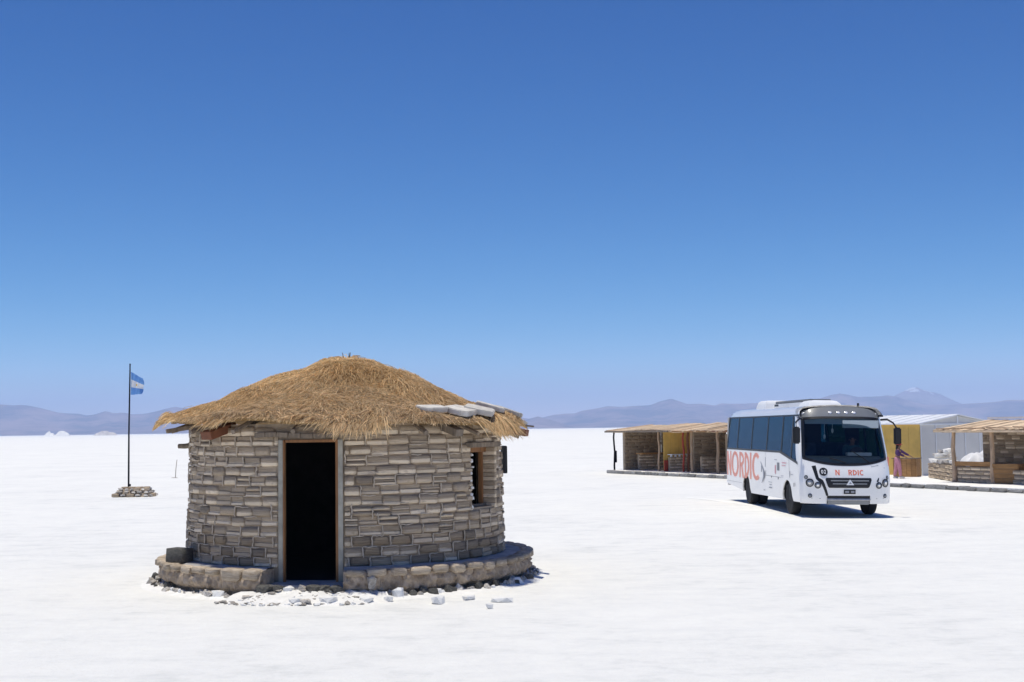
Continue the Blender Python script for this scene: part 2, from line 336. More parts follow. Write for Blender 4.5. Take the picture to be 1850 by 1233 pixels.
tk = MB(); P = []
for i in range(41):
    t = i / 40; x, y = 5.9 + 1.95 * t, 45.9 - 9.6 * t
    P.append([(x + o_ + .03 * nz(i * .5, o_ * 5), y, ground_z(x, y) + 0.004) for o_ in (-.16, 0, .16)])
tk.grid(P)
o = tk.build('tyre_track', mat('pressed_salt', (0.94, 0.93, 0.875), 0.7, 0.03, 3), None, smooth=60); tag(o, 'faint whiter wheel track in the salt left of the minibus', kind='structure')
def mountain_mat(name, c1, c2, snow=False):
    m, n, l, b, o = newmat(name)
    t = ramp(n, l, tex(n, l, 0.0022, 9, (1, 1, 2.5), rough=0.68), [(0.40, c1), (0.60, c2)])
    if snow:
        g_ = n.new('ShaderNodeNewGeometry'); sp = n.new('ShaderNodeSeparateXYZ'); l.new(g_.outputs['Position'], sp.inputs[0])
        hgt = math_n(n, l, 'DIVIDE', sp.outputs[2], 385.0); q = math_n(n, l, 'ADD', math_n(n, l, 'MULTIPLY', hgt, 0.55), math_n(n, l, 'MULTIPLY', tex(n, l, 0.006, 6, rough=0.7), 0.9))
        t = mixc(n, l, ramp(n, l, q, [(0.985, 0.0), (1.04, 0.9)]), t, (0.85, 0.86, 0.88))
    l.new(t, b.inputs['Base Color']); b.inputs['Roughness'].default_value = 1.0; b.inputs['Specular IOR Level'].default_value = 0.0
    return m
MT = mountain_mat('bare_hillside', (0.05, 0.035, 0.035), (0.30, 0.20, 0.165))
MT2 = mountain_mat('pale_hillside', (0.14, 0.10, 0.09), (0.32, 0.25, 0.22), True)
def mountain(name, sky_pts, D, depth, label, m, x0, x1, seed, nx=220, ny=26, rough=0.16):
    """sky_pts: (bearing in picture px, height over the horizon in px) at 2400 px focal length, turned into metres at distance D"""
    px = [p[0] for p in sky_pts]; hh = [p[1] for p in sky_pts]; P = []
    for i in range(nx + 1):
        q = x0 + (x1 - x0) * i / nx; H = float(np.interp(q, px, hh)) / 2400 * D; row = []
        for j in range(ny + 1):
            t = j / ny * 2 - 1                                  # -1 foot in front, 0 ridge, 1 behind
            y = D + t * depth; x = (q - 925) / 2400 * y if t < 0 else (q - 925) / 2400 * D
            prof = max(0.0, 1 - abs(t)) ** 1.25
            k = x / 900.0
            spur = abs(nz(k * 1.5 + seed, t * 1.1)) + 0.5 * abs(nz(k * 4 + seed, t * 3)) + 0.25 * abs(nz(k * 9, t * 6 + seed))
            z = H * prof * (1 - 2.4 * min(1, abs(t) * 3) * rough * 3 * spur * (0.6 if t < 0 else 0.2))
            z *= 1 + 0.10 * nz(k * 6 + seed, 3.3) * (0.3 if abs(t) < .02 else 1)
            row.append((x, y, z - 2.0 * (abs(t) > 0.99)))
        P.append(row)
    o = MB().grid(P).build(name, m, smooth=30)
    return tag(o, label, None, kind='structure')
hz_ = lambda x: 787 - 0.0136 * x
def sl(pts): return [(x, hz_(x) - y) for x, y in pts]
mountain('mountain_range', sl([(-260, 745), (-120, 722), (0, 730), (12, 731), (22, 733), (44, 732), (58, 734), (82, 739), (105, 745), (128, 747), (142, 747), (155, 750), (170, 749), (190, 743), (205, 747), (222, 745), (238, 748), (262, 747), (290, 741), (315, 734), (335, 737), (420, 742), (520, 748), (640, 752), (760, 754), (860, 752), (940, 754), (1010, 764)]),
         11500, 2600, 'long low brown-violet mountain range behind the flagpole', MT, -260, 1010, 1.3)
mountain('foothill', sl([(900, 774), (930, 764), (955, 756), (970, 752), (985, 756), (1005, 762), (1030, 770), (1045, 773)]), 9500, 500, 'small dark foothill just right of the thatched hut', MT, 900, 1045, 5.1, 60, 14)
mountain('mountain_range', sl([(930, 770), (980, 754), (1000, 749), (1020, 747), (1035, 747), (1050, 742), (1075, 738), (1095, 734), (1125, 735), (1150, 733), (1175, 731), (1190, 725), (1210, 721), (1225, 725), (1240, 730), (1270, 730), (1290, 733), (1300, 729), (1340, 729), (1400, 725), (1450, 722), (1475, 720), (1500, 713), (1515, 711), (1535, 714), (1550, 717), (1590, 716), (1602, 714), (1615, 716), (1640, 724), (1670, 731), (1710, 731), (1760, 728), (1800, 725), (1815, 722), (1850, 722), (1950, 716), (2100, 728)]),
         12000, 2600, 'blue hazy mountain range behind the bus and market stalls', MT, 930, 2100, 2.7)
mountain('snow_peak', sl([(1560, 745), (1600, 722), (1620, 711), (1634, 705), (1646, 701), (1658, 701), (1664, 703), (1680, 707), (1697, 712), (1712, 719), (1730, 727), (1760, 738), (1800, 752)]), 14500, 2000, 'tall far summit with snow flecks rising above the range', MT2, 1560, 1800, 8.2, 90, 20, 0.12)
sm = MB()
def haze():
    o = MB().box(-18200, 18200, -18200, 18200, -1.0, 470).build('haze', None or [], smooth=0)
    m = bpy.data.materials.new('haze_air'); m.use_nodes = True; n = m.node_tree.nodes; n.clear()
    out = n.new('ShaderNodeOutputMaterial'); v = n.new('ShaderNodeVolumePrincipled')
    v.inputs['Color'].default_value = (0.50, 0.665, 1.0, 1); v.inputs['Density'].default_value = HAZE; v.inputs['Anisotropy'].default_value = 0.0
    m.node_tree.links.new(v.outputs[0], out.inputs['Volume']); o.data.materials.append(m)
    o['kind'] = 'stuff'; o['label'] = 'pale blue air haze between the camera and the mountains'
HAZE = 0.0001
haze()

# ------------------------------------------------------------------ round hut
HUT = Vector((-2.876, 23.1, 0)); A0 = atan2(-HUT.y, -HUT.x)
def hp(phi, r, z): a = A0 + radians(phi); return (r * cos(a), r * sin(a), z)
def hut_rz(phi): return A0 + radians(phi) + pi / 2          # local x tangential, local y inward
hut = thing('round_hut', 'round salt-block hut with conical thatched roof and dark open doorway', 'hut', HUT)
DOOR = (-23.2, -1.5, 2.40); WIN = (48.6, 64.8, 1.21, 2.20); WIN2 = (92, 103, 1.5, 2.2)
def wall_r(z): return 2.72 - 0.06 * (z / 2.5)
def is_open(p, z):
    return (DOOR[0] < p < DOOR[1] and z < DOOR[2]) or (WIN[0] < p < WIN[1] and WIN[2] < z < WIN[3]) or (WIN2[0] < p < WIN2[1] and WIN2[2] < z < WIN2[3])
def ring_wall(pl, zl, rin, rout, opn):
    mb = MB(); n = len(pl) - 1; sol = lambda i, j: 0 <= j < len(zl) - 1 and not opn((pl[i % n] + pl[i % n + 1]) / 2, (zl[j] + zl[j + 1]) / 2)
    for i in range(n):
        for j in range(len(zl) - 1):
            if not sol(i, j): continue
            a, b, z0, z1 = pl[i], pl[i + 1], zl[j], zl[j + 1]
            o = [hp(a, rout(z0), z0), hp(b, rout(z0), z0), hp(b, rout(z1), z1), hp(a, rout(z1), z1)]
            q = [hp(a, rin, z0), hp(b, rin, z0), hp(b, rin, z1), hp(a, rin, z1)]
            mb.add(o, [(0, 1, 2, 3)]); mb.add(q, [(3, 2, 1, 0)])
            if not sol(i - 1, j): mb.add([o[0], o[3], q[3], q[0]], [(0, 1, 2, 3)])
            if not sol(i + 1, j): mb.add([o[1], q[1], q[2], o[2]], [(0, 1, 2, 3)])
            if not sol(i, j - 1): mb.add([o[0], q[0], q[1], o[1]], [(0, 1, 2, 3)])
            if not sol(i, j + 1): mb.add([o[3], o[2], q[2], q[3]], [(0, 1, 2, 3)])
    return mb
pl = sorted(set([-180 + 4 * k for k in range(91)] + [DOOR[0], DOOR[1], WIN[0], WIN[1], WIN2[0], WIN2[1]]))
ring_wall(pl, sorted([0.0, 0.4, 0.8, 1.23, 1.5, 1.8, 2.2, 2.37, 2.62]), 2.42, lambda z: wall_r(z) - 0.036, is_open).build('wall', M['mortar'], hut, fixn=False)
MB().lathe([(0.02, 0.0), (2.415, 0.0), (2.415, 0.2), (0.02, 0.2)], axis='Z', n=48).build('floor', M['roomshade'], hut)
ring_wall([-180 + 6 * k for k in range(61)] , [0.2, 2.36], 2.39, lambda z: 2.412, lambda p, z: DOOR[0] - 3 < p < DOOR[1] + 3 or WIN[0] - 3 < p < WIN[1] + 3 or WIN2[0]-3 < p < WIN2[1]+3).build('interior_lining', M['roomshade'], hut, fixn=False)  # thin inner skin carrying the painted darkness of the room
def ledge_mesh(name, seed, m, step, cut):
    """worn salt block whose lower stratum stands proud of the upper one"""
    pr = [(-.5, -.40), (-.44, -.49), (cut - .09, -.50), (cut - .03, -.44 + step), (cut + .05, -.475 + step), (cut + .22, -.49 + step), (.40, -.485 + step), (.5, -.38), (.5, .5), (-.5, .5)]
    rows = []
    for k, (x, ins) in enumerate(((-.5, .10), (-.46, .02), (-.16, 0), (.17, 0), (.46, .02), (.5, .10))):
        rows.append([(x + .02 * nz(seed, z * 3, k), y + (ins if y < 0 else 0) + .03 * nz(k * 1.3 + seed, z * 4), z * (1 - ins * .6) + .03 * nz(seed * 2 + k, y * 3)) for z, y in pr])
    mb = MB()
    for a, b in zip(rows[:-1], rows[1:]): mb.grid([a + a[:1], b + b[:1]])
    mb.add(rows[0], [tuple(range(10))]); mb.add(rows[-1], [tuple(range(9, -1, -1))])
    return mb.mesh(name, m, 40)
BRL = [ledge_mesh('ledged_block_shape', s * 3.7 + 1, M['brick'], .05 + .03 * (s % 3), -.02 + .05 * ((s * 2) % 5 - 2)) for s in range(6)]
BR = [block_mesh('salt_block_shape', s * 5.7, M['brick'], 0.03, 0.13) for s in range(5)]
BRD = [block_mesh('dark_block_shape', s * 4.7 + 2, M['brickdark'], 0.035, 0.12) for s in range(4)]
CH = 0.1545; rear = MB(); nb = 0
def clip_spans(a, b, z):
    spans = [(a, b)]
    for (o0, o1, z0, z1) in ((DOOR[0] - 0.2, DOOR[1] + 0.2, 0, DOOR[2] + 0.09), (WIN[0], WIN[1], WIN[2] - 0.03, WIN[3]), (WIN2[0], WIN2[1], WIN2[2], WIN2[3])):
        if z0 < z < z1:
            r = []
            for s0, s1 in spans:
                if s1 <= o0 or s0 >= o1: r.append((s0, s1)); continue
                if s0 < o0: r.append((s0, o0))
                if s1 > o1: r.append((o1, s1))
            spans = r
    return spans
hut_bricks = []
for j in range(14):
    zc = 0.42 + CH * (j + 0.5) + random.uniform(-0.008, 0.008)
    a = -180 + random.uniform(0, 7); end = a + 360
    while a < end - 2:
        w = random.uniform(5.8, 7.9)
        if j > 11 and random.random() < 0.3: w *= 1.25
        if a + w > end - 3: w = end - a
        for s0, s1 in clip_spans(a, a + w, zc):
            if s1 - s0 < 1.0: continue
            if -180 <= s0: pass
            if j > 2 and random.random() < 0.10: hut_bricks += [(s0, s1, zc - CH * .25, j + .5), (s0, s1, zc + CH * .25, j + .5)]
            else: hut_bricks.append((s0, s1, zc, j))
        a += w
hut_bricks = [((s0 + 180) % 360 - 180, s1 - s0, zc, j) for s0, s1, zc, j in hut_bricks]
front = [b for b in hut_bricks if -88 < b[0] + b[1] / 2 < 92]
front.sort(key=lambda b: abs(b[0] + b[1] / 2)); front = front[:298]
fs = set(map(tuple, front))
for b in hut_bricks:
    s0, w, zc, j = b; pc = s0 + w / 2; r = wall_r(zc)
    L = radians(w) * r - random.uniform(0.008, 0.03); H = CH * (1 if j == int(j) else .5) - random.uniform(0.008, 0.027 if j == int(j) else .016)
    prd = random.uniform(-0.012, 0.018); dz = random.uniform(-0.008, 0.008)
    mtx = TRS(hp(pc, r - 0.10 + prd, zc + dz), hut_rz(pc), (max(0.03, L), 0.2, H), rx=random.uniform(-0.04, 0.04) - 0.03, ry=random.uniform(-0.03, 0.03))
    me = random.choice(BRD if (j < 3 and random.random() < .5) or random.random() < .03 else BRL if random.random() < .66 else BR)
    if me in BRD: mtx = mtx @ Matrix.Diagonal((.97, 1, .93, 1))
    if tuple(b) in fs: link('brick', me, hut, mtx)
    else: rear.add([mtx @ v.co for v in me.vertices], [tuple(p.vertices) for p in me.polygons])
ro = rear.build('rear_bricks', M['brick'], hut, weld=False); ro['kind'] = 'stuff'
# smeared mortar between the blocks: short raised ridges at block ends, seen pale against the stone
mo = MB()
for (s0, w, zc, j) in front:
    if random.random() < (0.42 if j > 3 else 0.8):
        r = wall_r(zc) + 0.004; pts = []
        for t in np.linspace(-0.5, 0.5, 5): pts.append(hp(s0 + random.uniform(-0.25, 0.25), r + 0.004, zc + t * CH * 1.05))
        if not any(o0 - .5 < s0 < o1 + .5 and z0 < zc < z1 for o0, o1, z0, z1 in ((DOOR[0], DOOR[1], 0, 2.5), (WIN[0], WIN[1], 1.2, 2.2))): mo.tube(pts, [0.006, 0.012, 0.009, 0.013, 0.008], 5)
    if random.random() < (0.25 if j > 3 else 0.6) and not (DOOR[0] - 8 < s0 < DOOR[1] + 1) and not (WIN[0] - 8 < s0 < WIN[1] + 1):
        r = wall_r(zc) + 0.002
        mo.tube([hp(s0 + w * t, r + 0.002, zc + CH / 2 + random.uniform(-0.008, 0.008)) for t in np.linspace(0, random.uniform(.5, 1), 6)], [0.005, .011, .008, .011, .008, .005], 5)
o = mo.build('mortar_ridges', mat('pale_mortar', (0.54, 0.455, 0.35), 0.95, 0.2, 6, 0.5, 30), hut, weld=False); o['kind'] = 'stuff'

# doorway
def hbox(mb, phi, r0, r1, z0, z1, w):            # box centred at bearing phi, between radii, tangential width w
    a = A0 + radians(phi); rad_ = Vector((cos(a), sin(a), 0)); tan_ = Vector((-sin(a), cos(a), 0))
    return mb.obox(rad_ * (r0 + r1) / 2 + Vector((0, 0, (z0 + z1) / 2)), tan_, rad_, (0, 0, 1), w / 2, (r1 - r0) / 2, (z1 - z0) / 2)
dr = 2.755
for ph in (DOOR[0] + 0.85, DOOR[1] - 0.85): hbox(MB(), ph, 2.61, 2.70, 0.0, 2.37, 0.075).build('jamb', M['greywood'], hut, bevel=0.006)
df = MB()
a1, a2 = DOOR[0] + 2.35, DOOR[1] - 2.35
hbox(MB(), a1 - .5, 2.63, 2.69, 0.2, 2.37, 0.03).build('door_post', M['wood'], hut, bevel=0.004)
hbox(MB(), a2 + .4, 2.60, 2.69, 0.2, 2.37, 0.05).build('door_post', M['wood'], hut, bevel=0.004)
p1, p2 = Vector(hp(a1, 2.64, 2.352)), Vector(hp(a2, 2.64, 2.352))
MB().bar(p1, p2, 0.1, 0.045).build('door_head', M['wood'], hut, bevel=0.004)
lt = MB()
for k in range(8):
    q0 = -31.5 + k * 4.1; q1 = q0 + 4.1
    lt.bar(hp(q0, 2.665, 2.445 + 0.015 * sin(k)), hp(q1, 2.665, 2.445 + 0.015 * sin(k + 1)), 0.17, 0.075)
lt.build('lintel', M['oldwood'], hut, bevel=0.008)
ds = MB()
ds.grid([[hp(DOOR[0] - 1 + (DOOR[1] - DOOR[0] + 2) * i / 10, r, z) for r, z in ((2.4, 0.205), (2.75, 0.205), (2.95, 0.19), (3.02, 0.1), (3.05, -0.02))] for i in range(11)])
ds.build('doorstep', M['benchtop'], hut)
# window with wooden frame set deep in the wall
wz0, wz1 = WIN[2], WIN[3]
hbox(MB(), WIN[1] - 1.5, 2.43, 2.50, wz0, wz1, 0.065).build('window_post', M['wood'], hut, bevel=0.006)
hbox(MB(), WIN[0] + 1.0, 2.44, 2.55, wz0, wz1, 0.06).build('window_post', M['wood'], hut, bevel=0.006)
MB().bar(hp(WIN[0], 2.5, wz1 - 0.04), hp(WIN[1], 2.5, wz1 - 0.04), 0.1, 0.08).build('window_head', M['wood'], hut, bevel=0.006)
MB().bar(hp(WIN[0], 2.5, wz0 + 0.03), hp(WIN[1], 2.5, wz0 + 0.03), 0.1, 0.06).build('window_sill', M['oldwood'], hut, bevel=0.006)
MB().bar(hp(WIN[0] - 2.5, 2.69, wz1 + 0.045), hp(WIN[1] + 2.5, 2.69, wz1 + 0.045), 0.16, 0.08).build('window_lintel', M['oldwood'], hut, bevel=0.008)
lum = [rock_mesh('white_pebble', s + 3, M['white'], 1) for s in range(3)]
for k in range(9):
    z = wz0 + 0.06 + k * 0.105 + random.uniform(-.04, .04)
    link('reveal_stone', random.choice(lum), hut, TRS(hp(WIN[0] + random.uniform(-.1, .5), 2.65, z), random.uniform(0, 6), (random.uniform(.03, .06), 0.10, random.uniform(.05, .10))))
for k in range(7):
    z = wz0 + (k + .5) * (wz1 - wz0) / 7
    link('brick', random.choice(BRL), hut, TRS(hp(WIN[1] + 0.35, 2.585, z), hut_rz(WIN[1]) - pi / 2, (0.23, 0.09, .13), rx=random.uniform(-.04, .04)))
sh = MB(); hbox(sh, 91, 2.70, 2.765, 1.72, 2.20, 0.42); sh.build('shutter', M['black'], hut, bevel=0.01)['label'] = 'dark shutter folded open on the right flank'
MB().tube([hp(-80, 2.55, 2.30), hp(-82, 2.74, 2.28), hp(-83, 2.84, 2.28)], [0.05, 0.045, 0.04], 8).build('peg', M['oldwood'], hut)
# bench round the foot of the wall
def bench(phi0, phi1, seed):
    n = int(abs(phi1 - phi0) / 0.55); prof = [(2.70, 0.41), (2.9, 0.415), (3.06, 0.41), (3.12, 0.395), (3.14, 0.36), (3.15, 0.32), (3.16, 0.28), (3.17, 0.24), (3.17, 0.20), (3.165, 0.16), (3.13, 0.115), (3.05, 0.08), (3.04, -0.03)]
    mb = MB(); P = []
    for i in range(n + 1):
        ph = phi0 + (phi1 - phi0) * i / n; row = []
        for k, (r, z) in enumerate(prof):
            d = 0.05 * nz(ph * 0.3, z * 7, seed) + 0.05 * nz(ph * 0.9, z * 14, seed) + 0.03 * nz(ph * 2.2, z * 25, seed) - 0.035 * max(0, 1 - abs((ph * 0.171 + 0.3 * nz(z * 5, ph * .1)) % 1 - .5) * 9)
            row.append(hp(ph, r + (d if k > 2 else 0) - (0.03 if k > 3 else 0), z + (0.012 * nz(ph * 0.5, r * 4, seed) if k <= 3 else 0)))
        P.append(row)
    mb.grid(P)
    for row in (P[0], P[-1]):
        e = list(row) + [tuple(hp(phi0 if row is P[0] else phi1, 2.70, -0.03))]; mb.add(e, [tuple(range(len(e)))])
    return mb
bench(-1.4, 130, 2.0).build('bench', M['adobe'], hut, smooth=60)
bench(-118, -24.6, 7.0).build('bench', M['adobe'], hut, smooth=60)
CAPM = [block_mesh('cap_stone_shape', s * 3.3 + 1, M['cap'], 0.05, 0.16) for s in range(5)]
def caps(phi0, phi1, big=False):
    a = phi0
    while a < phi1 - 1.5:
        w = random.uniform(5.4, 6.6)
        if big and a + w > phi1 - 11: w = random.uniform(7.2, 9)
        if a + w > phi1 - 2: w = phi1 - a
        h = random.uniform(0.09, 0.125) * (1.55 if big and a + w > phi1 - 6 else 1)
        pc = a + w / 2
        link('cap_stone', random.choice(CAPM), hut, TRS(hp(pc, 3.085 + random.uniform(-.02, .018), 0.432 - h / 2 + random.uniform(-.012, .012)), hut_rz(pc), (radians(w) * 3.1 - random.uniform(.03, .085), 0.22, h), rx=random.uniform(-.09, .09), ry=random.uniform(-.05, .05)))
        a += w
caps(-1.2, 128); caps(-116, -24.8, True)
mb = MB()
for ph0, ph1, bl in ((-1.3, 129, 0), (-117, -24.7, 1)):
    n = int((ph1 - ph0) / 1.5)
    mb.grid([[hp(ph0 + (ph1 - ph0) * i / n, r, 0.432 + (0.014 * nz(i * .4, r * 5, bl * 9.0)) - (0.03 if k == 2 else 0)) for k, r in enumerate((2.69, 2.9, 3.02))] for i in range(n + 1)])
mb.build('bench_top', M['benchtop'], hut, smooth=60)
RK = [rock_mesh('foot_stone_shape', s * 2.1, M['rock'], 2, 0.8, fl=True) for s in range(6)]
RKW = [rock_mesh('salt_lump_shape', s * 1.7 + 9, M['white'], 2, 0.65, fl=True) for s in range(4)]
RKD = [rock_mesh('dark_stone_shape', s * 2.9 + 4, M['darkrock'], 2, 0.45) for s in range(3)]
ph = -112
while ph < 118:
    if not -25 < ph < 0:
        s = random.uniform(0.08, 0.19)
        link('foot_stone', random.choice(RK + RK + RKD + RKW[:1]), hut, TRS(hp(ph, 3.20 + random.uniform(-.05, .1), s * 0.26), hut_rz(ph) + random.uniform(-.5, .5), (s * random.uniform(.9, 1.6), s * .7, s * random.uniform(.9, 1.5)), rx=random.uniform(-.7, .1)))
    ph += random.uniform(1.1, 2.4)
# pale fillet of salt drifted against the footing
dg_ = MB(); n = 150
dg_.grid([[hp(-115 + 235 * i / n, 3.10 + dr_ + 0.05 * nz(i * .23, dr_ * 3), z + 0.03 * max(0, nz(i * .5, dr_ * 8, 3))) for dr_, z in ((-.02, 0.03), (0.10, 0.035), (0.24, 0.02), (0.40, -0.012))] for i in range(n + 1)])
dg_.build('salt_drift', M['white'], hut, smooth=70)

# ---- roof
PR = [0, 0.2, 0.49, 0.95, 1.43, 1.83, 2.29, 2.66, 2.94, 3.02, 3.12, 3.22, 3.4]
PZ = [3.74, 3.72, 3.655, 3.49, 3.27, 3.095, 2.905, 2.79, 2.70, 2.67, 2.61, 2.53, 2.34]
def sn(a, b, seed, f=1.0):
    r_ = np.random.default_rng(seed); out = 0
    for k in range(7):
        u, v, p = r_.normal(0, 1.6 * f, 1)[0], r_.normal(0, 1.6 * f, 1)[0], r_.uniform(0, 6.28); out = out + np.sin(u * a + v * b + p)
    return out / 3.2
def roof_z(r, phi):
    r = np.asarray(r, float); p = np.radians(phi); z = np.interp(r, PR, PZ)
    z = z - 0.075 * np.clip(np.sin(p), -1, 1) * (r / 3) ** 1.5
    x, y = r * np.sin(p), -r * np.cos(p)
    return z + (0.025 * sn(x, y, 5, 1.2) + 0.02 * sn(x, y, 6, 3.0)) * np.clip(r * 2, 0, 1)
def hpv(phi, r, z):
    a = A0 + np.radians(phi); return np.stack([r * np.cos(a), r * np.sin(a), z], -1)
tb = MB(); NP, NR = 96, 26; top = []; bot = []
for i in range(NP + 1):
    ph = 360 * i / NP; rr = np.linspace(0.02, 2.95 + 0.04 * math.sin(ph * .17) + 0.04 * nz(ph * .2 if i < NP else 0, 2), NR)
    z = roof_z(rr, ph % 360)
    top.append([hp(ph, r, float(q) - 0.012) for r, q in zip(rr, z)]); bot.append([hp(ph, r, float(q) - 0.14 + 0.05 * (r > 2.75)) for r, q in zip(rr, z)])
tb.grid(top); tb.grid([r[::-1] for r in bot]); tb.grid([[t[-1], b[-1]] for t, b in zip(top, bot)])
roof = tb.build('roof', M['thatch'], hut, smooth=60)
def strands(N, rfun, pfun, lfun, seed, reach=3.34, lift=0.03, jit=0.45, golden=None, wid=(0.005, 0.012)):
    g = np.random.default_rng(seed)
    phi = pfun(g, N); r0 = rfun(g, N); L = lfun(g, N)
    x, y = r0 * np.sin(np.radians(phi)), -r0 * np.cos(np.radians(phi))
    ang = 0.55 * sn(x, y, seed + 1, 1.4) + 0.35 * sn(x, y, seed + 3, 4.0) + g.normal(0, jit, N)
    lf = lift * (0.4 + 1.4 * np.clip(sn(x, y, seed + 5, 2.6) + 0.35, 0, 2)) * g.uniform(0.3, 1.4, N)
    pts = []
    for s_ in (0, 0.34, 0.68, 1.0):
        r = np.abs(r0 + L * s_ * np.cos(ang)); p = phi + np.degrees(L * s_ * np.sin(ang) / np.maximum(r, 0.15))
        rc = np.minimum(r, reach + g.uniform(-0.06, 0.1, N)); z = roof_z(rc, p) + lf * (0.15, 1.0, 1.05, 0.5)[int(round(s_ * 3))] - 0.01
        pts.append(hpv(p, rc, z))
    P = np.stack(pts, 1)                                          # N,4,3
    d = P[:, -1] - P[:, 0]; d /= np.linalg.norm(d, axis=1, keepdims=True) + 1e-9
    up = g.normal(0, 0.5, (N, 3)) + np.array([0, 0, 1.0]); w = np.cross(d, up); w /= np.linalg.norm(w, axis=1, keepdims=True) + 1e-9
    w *= g.uniform(*wid, (N, 1))
    tone = np.clip(0.55 + 0.5 * sn(x, y, 41, 1.1) + 0.3 * sn(x, y, 42, 3.2) + 0.25 * (x < -9) , 0, 1)
    old = np.clip(0.42 * (r0 / 1.7) ** 2 * np.clip(np.cos(np.radians(phi + 2)), 0, 1) ** 1.5 + 0.35 * sn(x, y, 43, 1.2), 0, 1) if golden is None else np.full(N, 1 - golden)
    cg = np.array([0.86, 0.63, 0.335]); cb = np.array([0.64, 0.43, 0.205]); co = np.array([0.66, 0.485, 0.29])
    col = cg * tone[:, None] + cb * (1 - tone[:, None]); col = col * (1 - old[:, None]) + co * old[:, None]
    col = col * g.uniform(0.5, 1.35, (N, 1))
    V = np.empty((N, 8, 3)); 
    for k in range(4):
        f = (1, 1, 0.8, 0.25)[k]; V[:, 2 * k] = P[:, k] - w * f; V[:, 2 * k + 1] = P[:, k] + w * f
    return V.reshape(-1, 3), np.repeat(col, 8, 0)
def straw_obj(name, parts, parent):
    V = np.concatenate([p[0] for p in parts]); Cc = np.concatenate([p[1] for p in parts]); N = len(V) // 8
    base = np.arange(N)[:, None, None] * 8; q = np.array([[0, 1, 3, 2], [2, 3, 5, 4], [4, 5, 7, 6]])[None]
    F = (base + q).reshape(-1, 4)
    me = bpy.data.meshes.new(name); me.vertices.add(len(V)); me.vertices.foreach_set('co', V.ravel())
    me.loops.add(F.size); me.loops.foreach_set('vertex_index', F.ravel().astype(np.int32))
    me.polygons.add(len(F)); me.polygons.foreach_set('loop_start', np.arange(0, F.size, 4, dtype=np.int32))
    me.update(calc_edges=True); me.validate()
    at = me.attributes.new('tone', 'FLOAT_COLOR', 'POINT'); at.data.foreach_set('color', np.concatenate([Cc, np.ones((len(Cc), 1))], 1).ravel())
    me.materials.append(M['straw'])
    o = link(name, me, parent); o['kind'] = 'stuff'; return o
uni = lambda a, b: (lambda g, N: g.uniform(a, b, N))
nrm = lambda a, b: (lambda g, N: g.normal(a, b, N))
rr_ = lambda a, b: (lambda g, N: np.sqrt(g.uniform(a * a, b * b, N)))
parts = [strands(125000, rr_(0.03, 2.96), uni(-125, 125), uni(0.08, 0.34), 100, lift=0.032, jit=0.9, wid=(0.0025, 0.0065), reach=3.03),
         strands(14000, rr_(0.03, 2.96), uni(125, 235), uni(0.16, 0.45), 101, reach=3.1),
         strands(5200, rr_(2.72, 3.0), uni(-180, 180), uni(0.12, 0.34), 102, reach=3.06, jit=0.7, lift=0.02, wid=(0.003, 0.009)),
         strands(3600, rr_(2.55, 2.98), nrm(-84, 6), uni(0.25, 0.45), 103, reach=3.18, lift=0.055, jit=0.35, golden=0.95, wid=(0.003, 0.009)),
         strands(1500, rr_(2.65, 2.98), nrm(2.5, 3.4), uni(0.25, 0.55), 104, reach=3.30, lift=0.05, jit=0.4, golden=0.45, wid=(0.003, 0.009)),
         strands(700, rr_(2.7, 2.98), nrm(-41, 2.2), uni(0.2, 0.4), 105, reach=3.2, lift=0.04, jit=0.4, golden=0.6, wid=(0.003, 0.009)),
         strands(2000, rr_(2.65, 2.98), nrm(52, 4), uni(0.25, 0.5), 106, reach=3.30, lift=0.05, jit=0.35, golden=0.75, wid=(0.003, 0.009)),
         strands(700, rr_(0.0, 0.35), uni(-180, 180), uni(0.12, 0.28), 107, lift=0.05, jit=0.9, golden=0.9, wid=(0.003, 0.008)),
         strands(700, rr_(2.75, 3.0), nrm(-15, 14), uni(0.15, 0.32), 108, reach=3.09, lift=0.03, jit=0.6, golden=0.4, wid=(0.003, 0.009))]
straw_obj('straw', parts, roof)
tw = MB()
for a_, b_ in ((.02, .05), (-.05, -.01), (.04, -.04)): tw.tube([(a_, b_, 3.70), (a_ * 1.6, b_, 3.86)], [.012, .005], 5)
tw.build('apex_twigs', M['oldwood'], roof)
# rafters: poles and boards under the eave, a few ends show
for ph in [-180 + 20 * k for k in range(18)]:
    MB().tube([hp(ph + 4, 0.2, float(roof_z(0.2, ph)) - 0.22), hp(ph + 4, 2.98, float(roof_z(2.98, ph)) - 0.22)], 0.04, 6).build('rafter', M['oldwood'], hut)
def board_end(ph, r0, r1, z0, z1, w, h, m, lab):
    MB().bar(hp(ph, r0, z0), hp(ph, r1, z1), w, h).build('rafter_board', m, hut, bevel=0.006)['label'] = lab
board_end(-47, 2.5, 3.0, 2.60, 2.45, 0.26, 0.13, M['redwood'], 'red brown board end under the left eave')
board_end(-76, 2.5, 3.06, 2.62, 2.53, 0.16, 0.07, M['oldwood'], 'weathered board end under the straw tuft')
board_end(36, 2.5, 2.98, 2.58, 2.44, 0.16, 0.12, M['oldwood'], 'dark board stub above the right wall')
board_end(68, 2.5, 3.22, 2.55, 2.42, 0.20, 0.11, M['redwood'], 'brown board end jutting from the right eave')
board_end(80, 2.5, 3.24, 2.62, 2.53, 0.2, 0.03, M['oldwood'], 'thin board at the right eave edge')

def WH(phi, r, z): return Vector(hp(phi, r, z)) + HUT
